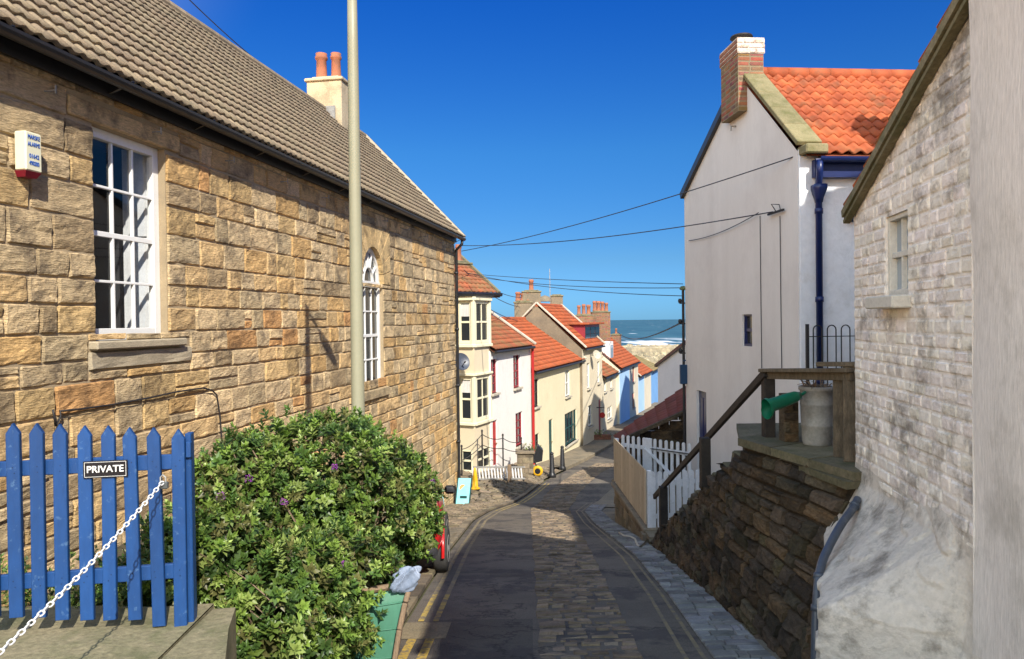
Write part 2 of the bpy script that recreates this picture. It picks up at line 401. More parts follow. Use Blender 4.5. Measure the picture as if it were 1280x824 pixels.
M['cream'] = mat('cream_render', (0.76, 0.69, 0.48), (0.71, 0.64, 0.44), 0.9, (0.5, 0.43, 0.28), 1.6, 0.4, 0.55, 0.75, 0.8, 0.3, 14, 0.02, fine=0.05)
M['cream2'] = mat('pale_cream_render', (0.72, 0.64, 0.47), (0.66, 0.58, 0.43), 0.9, (0.45, 0.38, 0.26), 1.4, 0.4, 0.55, 0.75, 0.8, 0.3, 14, 0.02, fine=0.05)
M['bay'] = mat('buff_bay_paint', (0.70, 0.60, 0.42), (0.65, 0.56, 0.39), 1.5, rough=0.6, bump=0.1, bscale=30, fine=0.04)
M['creamp'] = mat('cream_joinery_paint', (0.80, 0.74, 0.52), (0.76, 0.70, 0.50), 3, rough=0.45, bump=0.05, fine=0.03)
M['bluew'] = mat('sky_blue_render', (0.42, 0.62, 0.82), (0.38, 0.57, 0.77), 1.0, rough=0.8, bump=0.3, bscale=14, fine=0.05)
M['bluew2'] = mat('deep_blue_render', (0.20, 0.40, 0.68), (0.18, 0.36, 0.62), 1.0, rough=0.8, bump=0.3, bscale=14, fine=0.05)
M['greyr'] = mat('grey_brown_render', (0.24, 0.19, 0.125), (0.18, 0.145, 0.10), 1.3, (0.15, 0.125, 0.09), 1.4, 0.6, 0.48, 0.68, 0.9, 0.5, 16, 0.02, fine=0.15)
M['greyw'] = mat('grey_white_render', (0.66, 0.65, 0.66), (0.6, 0.59, 0.6), 0.8, rough=0.85, bump=0.2, bscale=14, fine=0.05)
M['brick'] = mat('red_brick', (0.31, 0.13, 0.08), (0.22, 0.10, 0.065), 5, (0.12, 0.09, 0.07), 4, 0.6, 0.5, 0.7, 0.9, 0.5, 50, 0.006, fine=0.2)
M['brickw'] = mat('painted_white_brick', (0.62, 0.57, 0.50), (0.5, 0.44, 0.38), 8, (0.3, 0.2, 0.15), 12, 0.7, 0.5, 0.62, 0.9, 0.5, 50, 0.006, fine=0.15)
M['conc'] = mat('lichen_concrete', (0.235, 0.20, 0.125), (0.17, 0.155, 0.09), 4, (0.085, 0.095, 0.04), 3.5, 0.85, 0.5, 0.7, 0.95, 0.8, 34, 0.012, fine=0.28)
M['coping'] = mat('mossy_coping_stone', (0.25, 0.215, 0.12), (0.19, 0.17, 0.09), 4, (0.12, 0.12, 0.04), 4, 0.7, 0.5, 0.7, 0.95, 0.5, 40, 0.01, fine=0.2)
M['copel'] = mat('pale_coping', (0.52, 0.47, 0.38), (0.42, 0.38, 0.30), 4, rough=0.9, bump=0.4, fine=0.15)
M['chimrender'] = mat('chimney_render', (0.50, 0.41, 0.27), (0.42, 0.34, 0.22), 2, (0.22, 0.18, 0.12), 2, .6, .5, .68, .9, .5, 30, fine=.15)
M['pot'] = mat('terracotta_pot', (0.36, 0.13, 0.065), (0.28, 0.11, 0.06), 8, (0.12, 0.09, 0.07), 5, 0.6, 0.5, 0.7, 0.85, 0.2, fine=0.12)
M['sill'] = mat('grey_sill_stone', (0.42, 0.35, 0.24), (0.33, 0.28, 0.195), 5, rough=0.92, bump=0.7, bscale=30, stretch=(1, 1, 3), fine=0.2)
M['sillw'] = mat('painted_sill', (0.66, 0.63, 0.56), rough=0.7, bump=0.2)
M['black'] = mat('black_paint', (0.012, 0.013, 0.016), (0.018, 0.018, 0.02), 5, rough=0.4, bump=0.1, fine=0.1, spec=0.5)
M['iron'] = mat('dark_ironwork', (0.02, 0.02, 0.024), (0.03, 0.026, 0.024), 8, rough=0.55, bump=0.2, fine=0.2)
M['wire'] = mat('cable_sheath', (0.035, 0.04, 0.055), rough=0.6, bump=0)
M['navy'] = mat('navy_blue_paint', (0.006, 0.018, 0.10), (0.005, 0.014, 0.08), 4, rough=0.35, bump=0.06, fine=0.06, spec=0.5)
M['blue'] = mat('fence_blue_paint', (0.008, 0.054, 0.19), (0.007, 0.045, 0.16), 6, (0.06, 0.13, 0.26), 26, 0.7, 0.60, 0.66, 0.5, 0.35, 40, 0.003, (1, 1, 0.25), fine=0.12, spec=0.4)
M['red'] = mat('red_gloss_paint', (0.42, 0.02, 0.02), (0.36, 0.02, 0.02), 4, rough=0.4, bump=0.05, fine=0.05)
M['dred'] = mat('dull_red_paint', (0.30, 0.035, 0.045), (0.25, 0.03, 0.04), 4, rough=0.45, bump=0.05, fine=0.05)
M['carred'] = mat('car_red_paint', (0.48, 0.012, 0.012), (0.46, 0.011, 0.011), 2, rough=0.25, bump=0, fine=0.01, spec=0.6, coat=0.8)
M['tealp'] = mat('dark_teal_paint', (0.02, 0.075, 0.075), rough=0.45, bump=0.05)
M['green'] = mat('boat_green_paint', (0.065, 0.20, 0.13), (0.055, 0.17, 0.11), 3, (0.12, 0.22, 0.15), 9, 0.4, 0.58, 0.68, 0.55, 0.3, 40, 0.004, (1, 1, 0.4), fine=0.07)
M['cangreen'] = mat('green_plastic', (0.004, 0.13, 0.062), (0.004, 0.105, 0.052), 4, rough=0.35, bump=0.05, spec=0.5)
M['wood'] = mat('weathered_timber', (0.16, 0.125, 0.085), (0.10, 0.08, 0.055), 7, (0.05, 0.04, 0.03), 5, 0.6, 0.5, 0.7, 0.9, 0.9, 24, 0.012, (5, 5, 1), fine=0.3)
M['dwood'] = mat('dark_tarred_timber', (0.022, 0.018, 0.016), (0.035, 0.028, 0.022), 7, rough=0.7, bump=0.6, bscale=30, bdist=0.006, stretch=(1, 1, 1), fine=0.2)
M['rubwood'] = mat('rubbing_strake_wood', (0.24, 0.165, 0.10), (0.17, 0.12, 0.08), 9, rough=0.85, bump=0.7, bscale=30, bdist=0.006, stretch=(5, 5, 1), fine=0.25)
M['fencew'] = mat('white_fence_paint', (0.70, 0.70, 0.72), (0.62, 0.62, 0.63), 5, (0.35, 0.33, 0.28), 7, 0.5, 0.56, 0.7, 0.65, 0.2, fine=0.08)
M['beigep'] = mat('beige_board_paint', (0.50, 0.41, 0.30), (0.44, 0.36, 0.265), 3, (0.24, 0.19, 0.14), 5, 0.6, 0.56, 0.7, 0.8, 0.4, 30, 0.006, (1, 1, 0.3), fine=0.1)
M['lamp'] = mat('pole_grey_green_paint', (0.28, 0.27, 0.185), (0.26, 0.25, 0.17), 2, rough=0.45, bump=0.06, fine=0.04, spec=0.4)
M['galv'] = mat('galvanised_steel', (0.32, 0.31, 0.285), (0.24, 0.235, 0.22), 6, (0.14, 0.12, 0.1), 7, 0.6, 0.5, 0.7, 0.6, 0.2, fine=0.15, metal=0.0)
M['pipe'] = mat('grey_plastic_pipe', (0.065, 0.08, 0.105), (0.05, 0.06, 0.085), 7, (0.2, 0.2, 0.2), 10, 0.4, 0.58, 0.68, 0.4, 0.1, fine=0.1, spec=0.5)
M['rubber'] = mat('tyre_rubber', (0.035, 0.035, 0.036), (0.05, 0.048, 0.045), 6, rough=0.8, bump=0.4, fine=0.2)
M['plasticb'] = mat('black_bumper_plastic', (0.022, 0.022, 0.025), rough=0.6, bump=0.05)
M['yellow'] = mat('yellow_plastic', (0.75, 0.42, 0.02), rough=0.45, bump=0.05)
M['brass'] = mat('dull_brass', (0.45, 0.33, 0.12), rough=0.4, bump=0, metal=0.7)
M['bag'] = mat('grey_plastic_bag', (0.24, 0.28, 0.36), (0.18, 0.22, 0.30), 10, rough=0.4, bump=0.6, bscale=14, bdist=0.02, fine=0.05)
M['alarmc'] = mat('cream_alarm_plastic', (0.72, 0.70, 0.50), (0.68, 0.66, 0.47), 6, rough=0.45, bump=0.05, fine=0.03)
M['maroon'] = mat('maroon_plastic', (0.26, 0.012, 0.03), rough=0.3, bump=0.02, spec=0.5)
M['inkblue'] = mat('blue_print', (0.02, 0.10, 0.42), rough=0.5, bump=0)
M['signblack'] = mat('black_sign_plate', (0.012, 0.01, 0.012), rough=0.4, bump=0)
M['signwhite'] = mat('white_sign_print', (0.78, 0.77, 0.74), rough=0.5, bump=0)
M['boardteal'] = mat('turquoise_board', (0.22, 0.60, 0.66), (0.30, 0.66, 0.70), 3, rough=0.5, bump=0.02)
M['orange'] = mat('orange_print', (0.75, 0.35, 0.12), rough=0.5, bump=0)
M['signblue'] = mat('dark_blue_sign', (0.015, 0.05, 0.11), rough=0.5, bump=0.02)
M['chain'] = mat('white_plastic_chain', (0.72, 0.71, 0.70), (0.6, 0.6, 0.6), 30, rough=0.45, bump=0.1, fine=0.08)
M['padlock'] = mat('padlock_steel', (0.14, 0.15, 0.15), (0.1, 0.11, 0.11), 20, rough=0.5, bump=0.2, metal=0.6)
M['shutter'] = mat('white_shutter_paint', (0.74, 0.74, 0.74), rough=0.5, bump=0.02)
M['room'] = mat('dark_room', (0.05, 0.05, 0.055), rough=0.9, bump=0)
M['soil'] = mat('garden_soil', (0.09, 0.07, 0.045), (0.06, 0.05, 0.03), 6, (0.10, 0.12, 0.05), 5, 0.5, rough=1, bump=0.8, bscale=30, bdist=0.02, fine=0.3)
M['stem'] = mat('shrub_stem', (0.22, 0.15, 0.10), (0.15, 0.11, 0.075), 9, rough=0.9, bump=0.3)
M['petal'] = mat('purple_petal', (0.36, 0.05, 0.42), (0.30, 0.04, 0.36), 9, rough=0.6, bump=0)
M['sand'] = mat('rock_armour', (0.42, 0.35, 0.22), (0.30, 0.26, 0.18), 0.12, (0.16, 0.14, 0.11), 0.08, 0.7, 0.45, 0.6, 0.95, 0.5, 0.6, 1.0, fine=0.35)
M['skirt'] = mat('net_curtain', (0.7, 0.68, 0.64), rough=0.8, bump=0.2)

def tarmac_extra(N, L, tc, mix, rng_, noise, c):
    n = noise(0.9, 6.0, 0.7, tc.outputs['Object']); c = mix('MIX', rng_(n.outputs[0], 0.50, 0.56, 0, 0.6), c, (0.045, 0.042, 0.045))
    v = N.new('ShaderNodeTexVoronoi'); v.feature = 'DISTANCE_TO_EDGE'; v.inputs['Scale'].default_value = 0.55
    nn = noise(2.5, 4.0, 0.6, tc.outputs['Object']); ad = N.new('ShaderNodeVectorMath'); ad.operation = 'ADD'
    L.new(tc.outputs['Object'], ad.inputs[0]); L.new(nn.outputs['Color'], ad.inputs[1]); L.new(ad.outputs[0], v.inputs['Vector'])
    return mix('MIX', rng_(v.outputs['Distance'], 0.0, 0.014, 0.7, 0), c, (0.02, 0.02, 0.018))
M['tarmac'] = mat('patched_tarmac', (0.115, 0.10, 0.08), (0.155, 0.135, 0.108), 1.2, (0.21, 0.18, 0.14), 0.7, 0.5, 0.52, 0.66, 0.82, 0.9, 90, 0.01, fine=0.35, extra=tarmac_extra)
M['sett'] = mat('stone_setts', (0.20, 0.155, 0.108), (0.26, 0.20, 0.14), 3, (0.06, 0.055, 0.05), 2.5, 0.6, 0.48, 0.66, 0.8, 0.8, 40, 0.012, fine=0.25)
M['cobble'] = mat('cobble_stone', (0.24, 0.19, 0.13), (0.18, 0.15, 0.11), 3, (0.08, 0.07, 0.055), 1.5, 0.6, 0.5, 0.7, 0.9, 0.8, 30, 0.015, fine=0.25)
M['channel'] = mat('blue_grey_channel_stone', (0.27, 0.27, 0.27), (0.20, 0.20, 0.20), 4, (0.09, 0.09, 0.085), 2.5, 0.6, 0.5, 0.66, 0.75, 0.7, 40, 0.01, fine=0.2)
M['paving'] = mat('worn_paving', (0.25, 0.205, 0.14), (0.18, 0.155, 0.115), 1.8, (0.09, 0.085, 0.06), 1.5, 0.6, 0.5, 0.68, 0.9, 0.7, 45, 0.012, fine=0.3)
M['earth'] = mat('rough_ground', (0.12, 0.11, 0.06), (0.08, 0.085, 0.04), 1.5, rough=1, bump=0.5, bscale=10, bdist=0.05, fine=0.3)
def worn(N, L, tc, mix, rng_, noise, c):
    n = noise(9, 7.0, 0.75, tc.outputs['Object']); return mix('MIX', rng_(n.outputs[0], 0.44, 0.60, 0, 0.95), c, (0.15, 0.132, 0.11))
M['yline'] = mat('worn_yellow_line', (0.50, 0.36, 0.08), (0.42, 0.31, 0.09), 6, rough=0.8, bump=0.5, bscale=70, bdist=0.004, fine=0.15, extra=worn)
M['ydull'] = mat('worn_and_shaded_yellow_line', (0.28, 0.22, 0.11), (0.22, 0.18, 0.10), 6, rough=0.8, bump=0.4, bscale=70, bdist=0.004, extra=worn)  # duller yellow: wear on the right lines, shade put into the left ones
M['ybright'] = mat('bright_yellow_line', (0.50, 0.34, 0.06), (0.42, 0.29, 0.07), 8, (0.17, 0.145, 0.1), 18, 0.9, 0.46, 0.58, 0.8, 0.4, 70, 0.004)  # saturated yellow for the two short marks nearest the camera

def glass_mat(name, base, rough=0.04):
    m = bpy.data.materials.new(name); m.use_nodes = True; b = m.node_tree.nodes['Principled BSDF']
    b.inputs['Base Color'].default_value = (*base, 1); b.inputs['Roughness'].default_value = rough; b.inputs['Specular IOR Level'].default_value = 0.6
    return m
M['glass'] = glass_mat('window_glass', (0.022, 0.026, 0.03))
M['carglass'] = glass_mat('car_glass', (0.012, 0.014, 0.016))
M['paleglass'] = glass_mat('sky_coloured_glass', (0.30, 0.36, 0.42))  # pale blue base colour stands in for the reflected sky
m = bpy.data.materials.new('clear_window_glass'); m.use_nodes = True; nt = m.node_tree; nt.nodes.clear()
o_ = nt.nodes.new('ShaderNodeOutputMaterial'); tr = nt.nodes.new('ShaderNodeBsdfTransparent'); gl = nt.nodes.new('ShaderNodeBsdfGlossy'); mx = nt.nodes.new('ShaderNodeMixShader'); fr_ = nt.nodes.new('ShaderNodeFresnel')
gl.inputs['Roughness'].default_value = 0.02; tr.inputs['Color'].default_value = (0.9, 0.92, 0.93, 1); fr_.inputs[0].default_value = 1.10
mx.inputs[0].default_value = .07; nt.links.new(tr.outputs[0], mx.inputs[1]); nt.links.new(gl.outputs[0], mx.inputs[2]); nt.links.new(mx.outputs[0], o_.inputs[0])
M['clear'] = m

def leaf_mat():
    m = bpy.data.materials.new('hebe_leaf'); m.use_nodes = True; nt = m.node_tree; N = nt.nodes; L = nt.links; N.clear()
    out = N.new('ShaderNodeOutputMaterial'); bs = N.new('ShaderNodeBsdfPrincipled'); a = N.new('ShaderNodeAttribute'); a.attribute_name = 'tint'
    tl = N.new('ShaderNodeBsdfTranslucent'); mx = N.new('ShaderNodeMixShader'); mx.inputs[0].default_value = 0.22
    mu = N.new('ShaderNodeMix'); mu.data_type = 'RGBA'; mu.blend_type = 'MULTIPLY'; mu.inputs[0].default_value = 1; mu.inputs[7].default_value = (0.9, 1.15, 0.5, 1)
    L.new(a.outputs['Color'], bs.inputs['Base Color']); L.new(a.outputs['Color'], mu.inputs[6]); L.new(mu.outputs[2], tl.inputs['Color'])
    bs.inputs['Roughness'].default_value = 0.42; bs.inputs['Specular IOR Level'].default_value = 0.45
    L.new(bs.outputs[0], mx.inputs[1]); L.new(tl.outputs[0], mx.inputs[2]); L.new(mx.outputs[0], out.inputs[0]); return m
M['leaf'] = leaf_mat()

def sea_mat():
    m = bpy.data.materials.new('north_sea'); m.use_nodes = True; nt = m.node_tree; N = nt.nodes; L = nt.links; bs = N['Principled BSDF']
    tc = N.new('ShaderNodeTexCoord'); sx = N.new('ShaderNodeSeparateXYZ'); L.new(tc.outputs['Object'], sx.inputs[0])
    def noise(sc, st, det=6):
        mp = N.new('ShaderNodeMapping'); mp.inputs['Scale'].default_value = st; L.new(tc.outputs['Object'], mp.inputs[0])
        n = N.new('ShaderNodeTexNoise'); n.inputs['Scale'].default_value = sc; n.inputs['Detail'].default_value = det; L.new(mp.outputs[0], n.inputs[0]); return n
    def mr(v, a, b, c, d):
        r = N.new('ShaderNodeMapRange'); [setattr(r.inputs[i + 1], 'default_value', x) for i, x in enumerate((a, b, c, d))]; L.new(v, r.inputs[0]); return r.outputs[0]
    def math_(op, a, b):
        x = N.new('ShaderNodeMath'); x.operation = op
        for i, v in enumerate((a, b)):
            if hasattr(v, 'links'): L.new(v, x.inputs[i])
            else: x.inputs[i].default_value = v
        return x.outputs[0]
    n = noise(0.02, (1, 0.25, 1)); n2 = noise(0.045, (1, 0.16, 1), 8)
    cr = N.new('ShaderNodeMix'); cr.data_type = 'RGBA'; L.new(mr(n.outputs[0], .35, .65, 0, 1), cr.inputs[0]); cr.inputs[6].default_value = (0.028, 0.085, 0.115, 1); cr.inputs[7].default_value = (0.045, 0.12, 0.15, 1)
    band = math_('MULTIPLY', mr(sx.outputs[1], 440, 500, 0, 1), mr(sx.outputs[1], 640, 800, 1, 0))
    foam = math_('MULTIPLY', band, mr(n2.outputs[0], 0.47, 0.56, 0, 1))
    caps = mr(n2.outputs[0], 0.66, 0.72, 0, 0.7)
    f = math_('MAXIMUM', foam, caps)
    c2 = N.new('ShaderNodeMix'); c2.data_type = 'RGBA'; L.new(f, c2.inputs[0]); L.new(cr.outputs[2], c2.inputs[6]); c2.inputs[7].default_value = (0.75, 0.78, 0.8, 1)
    L.new(c2.outputs[2], bs.inputs['Base Color']); bs.inputs['Roughness'].default_value = 0.55; bs.inputs['Specular IOR Level'].default_value = 0.25
    return m
M['sea'] = sea_mat()
# ------------------------------------------------------------------ frames shared by several things
_pE = at(568, 297, 22.5); _r0 = ray(0, 45); _p0 = _r0 * (_pE.z / _r0.z)
LW = Frame(_p0, _pE); ZE = _pE.z                                  # street wall of the stone hall
POLE = at(446, 400, 8.0); _sh = LW.P(*LW.hit(384, 385))
_lx = Vector((_sh.x - POLE.x, _sh.y - POLE.y, 0)).normalized()
SUN_EL = R(39)
LDIR = _lx * math.cos(SUN_EL) + Vector((0, 0, -math.sin(SUN_EL)))
print('LW', LW.O, LW.D, LW.L, 'ZE', ZE, 'light', LDIR, 'POLE', POLE, 'shadow', _sh)
BW = Frame((0.162 * 5.65 + 1.7, 5.65), (0.162 * 1.36 + 1.7, 1.36))      # painted brick house, far corner first; outward is left
if BW.N.x > 0: BW.N = -BW.N
RF = Frame(at(663, 400, 32), at(727, 400, 41.6))                   # the terrace down the hill

# ------------------------------------------------------------------ sea, land, street
g = MB(); g.grid(lambda u, v: (-9000 + 18000 * u, 120 + (v ** 3) * 24000, -20), 12, 24); struct('sea', g, M['sea'])
def land_z(x, y):
    z = zg(y) - 0.06
    if y > 20 and x < .32 * y - 9.6 - 6: z += min(6, (0.32 * y - 15.6 - x) * 0.15) * max(0, 1 - max(0, y - 60) / 40)
    if 3 < x < 5 and 2 < y < 9: z -= .9
    return z
g = MB(); g.grid(lambda u, v: ((-60 + 120 * u), -30 + 200 * v, land_z(-60 + 120 * u, -30 + 200 * v)), 60, 200); struct('ground', g, M['earth'])
# shore rocks and breakwater seen beyond the roofs
g = MB(); q = random.Random(5)
def rocks(mb, n, xr, yr, zr, sr):
    for _ in range(n):
        x, y = q.uniform(*xr), q.uniform(*yr); s = q.uniform(*sr)
        c = Vector((x, y, q.uniform(*zr))); pts = []
        for a in range(7):
            th = a / 7 * 2 * PI; rr = s * q.uniform(.7, 1.1); pts.append(c + Vector((math.cos(th) * rr, math.sin(th) * rr, q.uniform(-.2, .2) * s)))
        top = [c + (p - c) * 0.55 + Vector((0, 0, s * q.uniform(.4, .8))) for p in pts]
        k = q.uniform(.75, 1.2)
        mb.add(pts + top, [tuple(range(7, 14))] + [(i, (i + 1) % 7, 7 + (i + 1) % 7, 7 + i) for i in range(7)], (k, k * .98, k * .93))
g.grid(lambda u, v: (20 + 110 * u, 235 + 190 * v, -20.3 + 1.3 * math.sin(PI * min(1, v * 1.05)) + 0.25 * math.sin(u * 23 + v * 17)), 20, 20)
rocks(g, 900, (25, 125), (240, 425), (-19.6, -18.8), (1.2, 3.4)); rocks(g, 260, (30, 140), (405, 432), (-18.6, -16.6), (2.0, 3.6))
struct('rocky_shore', g, M['sand'])
g = MB(); g.box((75, 398, -17.2), (110, 5, 4.5), bev=0.4); g.box((72, 401, -14.9), (104, 1.2, 1.2), bev=0.2)
tag(obj('breakwater', g, M['sand']), 'tan stone breakwater between the beach and the surf, beyond the last roofs', 'breakwater')

XL = [(-20, -1.0), (12, -1.02), (16.8, -0.92), (19.5, -0.62), (22, -0.1), (24, 0.45), (28, 1.35), (34, 3.1), (42, 5.6), (53, 9.2), (75, 16)]
XR = [(-20, 1.30), (4, 1.42), (5.7, 1.50), (8, 1.66), (11, 1.79), (16, 1.72), (19, 1.80), (22, 2.4), (28, 4.2), (34, 6.0), (42, 8.6), (53, 12.2), (75, 19)]
S0 = [(-10, 0.0), (5.7, 0.17), (20, 0.43), (24, 1.0), (30, 2.5), (42, 6.4)]
S1 = [(-10, 0.9), (5.7, 0.99), (11, 1.19), (20, 1.5), (24, 2.1), (30, 3.6), (42, 7.5)]
def ribbon(mb, a, b, d0, d1, dz, nx=2, step=0.5, tint=(1, 1, 1)):
    n = max(2, int((d1 - d0) / step))
    mb.grid(lambda u, v: (interp(a, d0 + (d1 - d0) * v) * (1 - u) + interp(b, d0 + (d1 - d0) * v) * u, d0 + (d1 - d0) * v, zg(d0 + (d1 - d0) * v) + dz), nx, n, tint)
g = MB(); ribbon(g, XL, XR, -20, 80, 0, 4); struct('road', g, M['tarmac'])
def off(tab, k): return [(d, x + k) for d, x in tab]
def tlin(q, s, z): k = q.uniform(.6, 1.25); return (k, k * q.uniform(.95, 1.02), k * q.uniform(.88, 1.0))
g = MB()
masonry(g, lambda s, z, n: Vector((interp(S0, z) + s * (interp(S1, z) - interp(S0, z)) + 0.012 * math.sin(z * 5 + s), z, zg(z) + 0.006 + n)), 0, 1, 3.5, 34, 0.12, (0.16, 0.34), 0.014, 0.024, 0.022, seed=4, tfun=tlin, nu=3, nv=2, tilt=0.7)
struct('sett_strip', g, M['sett'])
g = MB()                                                          # stone channel along the right edge
XC = off(XR, 0.36)
masonry(g, lambda s, z, n: Vector((interp(XR, z) + s * 0.45, z, zg(z) + 0.022 + n)), 0, 1, 3.8, 21, 0.17, (0.28, 0.5), 0.008, 0.018, 0.012, seed=9, tfun=tlin, nu=3, nv=3)
struct('stone_channel', g, M['channel'])
g = MB(); ribbon(g, off(XR, 0.43), off(XR, .52), -20, 9, -0.005, 2); ribbon(g, off(XR, 0.43), off(XR, 2.4), 9, 20.2, -0.005, 2); ribbon(g, off(XR, 0.02), off(XR, 3.2), 20, 80, 0.02, 2); struct('right_verge', g, M['paving'])
def line(a, k, w, d0, d1, m='yline', nm='painted_line', dz=0.004):
    g = MB(); ribbon(g, off(a, k), off(a, k + w), d0, d1, dz, 1, 0.25); struct(nm, g, M[m])
for k in (0.10, 0.24): line(XL, k, 0.055, 8.2, 19.5, 'ydull'); line(XL, k, 0.055, 6.9, 8.2); line(XL, k, 0.055, 19.5, 26.5); line(XR, -k + 0.02, 0.035, 4.2, 22, 'ydull')
line(XL, 0.10, 0.075, 5.5, 6.3, 'ybright'); line(XL, 0.25, 0.075, 5.5, 6.3, 'ybright')
g = MB(); g.add([(interp(XL, y) + k, y, zg(y) + .003) for y, k in ((4.6, .42), (4.6, 1.12), (6.95, 1.18), (6.95, .30))], [(0, 1, 2, 3)], (.72, .74, .76)); g.add([(interp(XL, y) + k, y, zg(y) + .003) for y, k in ((9.3, .7), (9.3, 1.15), (9.9, 1.12), (9.9, .68))], [(0, 1, 2, 3)], (.8, .8, .8)); struct('tarmac_patch', g, M['tarmac'])
g = MB(); g.add([(interp(XL, y) + k, y, zg(y) + .006) for y, k in ((6.25, .0), (6.25, .42), (6.85, .42), (6.85, .0))], [(0, 1, 2, 3)], (1.1, 1.1, 1.0)); struct('patch_slab', g, M['paving'])
# left kerb, pavement slabs and cobbled forecourt
g = MB()
KB = off(XL, -0.16)
masonry(g, lambda s, z, n: Vector((interp(XL, z) - 0.02 - s * 0.14, z, zg(z) + 0.055 + n)), 0, 1, 3, 27, 0.8, (1, 1), 0.004, 0.05, 0.01, seed=2, tfun=tlin, nu=2, nv=3)
struct('kerb', g, M['paving'])
g = MB(); ribbon(g, off(XL, -3.6), KB, -20, 15, 0.045, 4); struct('pavement', g, M['paving'])
PV = [(14.5, -3.9), (22.4, -1.9), (24, -1.2), (27.5, -0.4), (31, 1.2)]
XFL = [(14, -3.4), (22.4, -2.0), (23.5, -3.0), (30, -0.6)]
def fz(x, y):
    a, b = interp(XFL, y), interp(XL, y) - .17; s = max(0, min(1, (x - a) / (b - a))); return zg(y) + .05 + .55 * max(0, min(1, (y - 22.3) / 3)) * (1 - s) ** .8
def fpt(s, z, n):
    x = interp(XFL, z) * (1 - s) + (interp(XL, z) - 0.17) * s; return Vector((x, z, fz(x, z) + n))
def onfz(px, py):
    r = ray(px, py); d = 18.0
    while d < 60 and r.z * d > fz(r.x * d, d): d += .02
    return r * d
g = MB()
masonry(g, fpt if True else (lambda s, z, n: Vector((0, 0, 0))), 0, 1, 14.6, 30.5, 0.17, (0.08, 0.16), 0.014, 0.03, 0.02, seed=12, tfun=tlin, nu=3, nv=2, tilt=1)
struct('cobbled_forecourt', g, M['cobble'])
g = MB(); ribbon(g, [(20, -5), (30, -1.6), (60, 6)], off(XL, -0.1), 14, 31, 0.03, 4); struct('forecourt_bed', g, M['paving'])
# raised pavement below the cottages with a stepped kerb
g = MB()
ribbon(g, [(30, -1.6), (75, 12)], off(XL, -0.15), 31, 75, 0.14, 2)
for a in range(60):
    d = 31 + a * 0.72; d2 = d + 0.70
    p, r = Vector((interp(XL, d) - .1, d, zg(d) + .06)), Vector((interp(XL, d2) - .1, d2, zg(d2) + .06)); g.bar(p, r, 0.16, 0.18, bev=0.015)
struct('raised_pavement', g, M['paving'])
# ------------------------------------------------------------------ the stone hall on the left
H = thing('stone_hall', 'long sandstone hall with grey tiled roof filling the left side of the street', 'building', LW.P(LW.L / 2, -4, 0))
SA, SB = -4.2, LW.L
w1 = (LW.s_at(121.5), LW.s_at(211.5), LW.hit(165, 425)[1], LW.hit(165, 171)[1])
w2 = (LW.hit(453, 400)[0], LW.hit(480, 400)[0], LW.hit(466, 487)[1], LW.hit(466, 354)[1])
r2 = (w2[1] - w2[0]) / 2; c2 = (w2[0] + w2[1]) / 2; AR = 0.42
print('win1', w1, 'win2', w2, r2)
lint1 = (w1[0] - 0.35, w1[1] + 0.25, w1[3], w1[3] + 0.2)
sill1 = (w1[0] - 0.12, w1[1] + 0.42, w1[2] - 0.30, w1[2])
arch = (w2[0] - AR, w2[1] + AR, w2[3], w2[3] + r2 * 1.25 + AR)
sill2 = (w2[0] - 0.15, w2[1] + 0.15, w2[2] - 0.2, w2[2])
PAL = [((1.0, 0.98, 0.95), 12), ((0.85, 0.85, 0.83), 5), ((1.12, 1.0, 0.82), 7), ((1.10, 0.92, 0.66), 3.2), ((1.05, 0.76, 0.52), 1.0), ((1.05, .95, .75), 4), ((0.68, 0.65, 0.62), 2), ((1.2, 1.16, 1.1), 4)]
def tstone(q, s, z):
    c = q.choices([p for p, w in PAL], [w * (1.7 if i in (2, 3, 4) and z < -1.2 else 1) for i, (p, w) in enumerate(PAL)])[0]; k = q.uniform(.85, 1.12)
    return tuple(x * k for x in c)
g = MB()
masonry(g, LW.P, SA, SB, -6.6, ZE - 0.02, 0.285, (0.30, 0.84), 0.010, 0.026, 0.008, holes=[w1, (w2[0], w2[1], w2[2], w2[3]), lint1, sill1, arch, sill2], seed=21, tfun=tstone, nu=11, nv=8, chv=0.24, tilt=0.6, rocky=.026, jit=.012, split=.10)
q = random.Random(3)
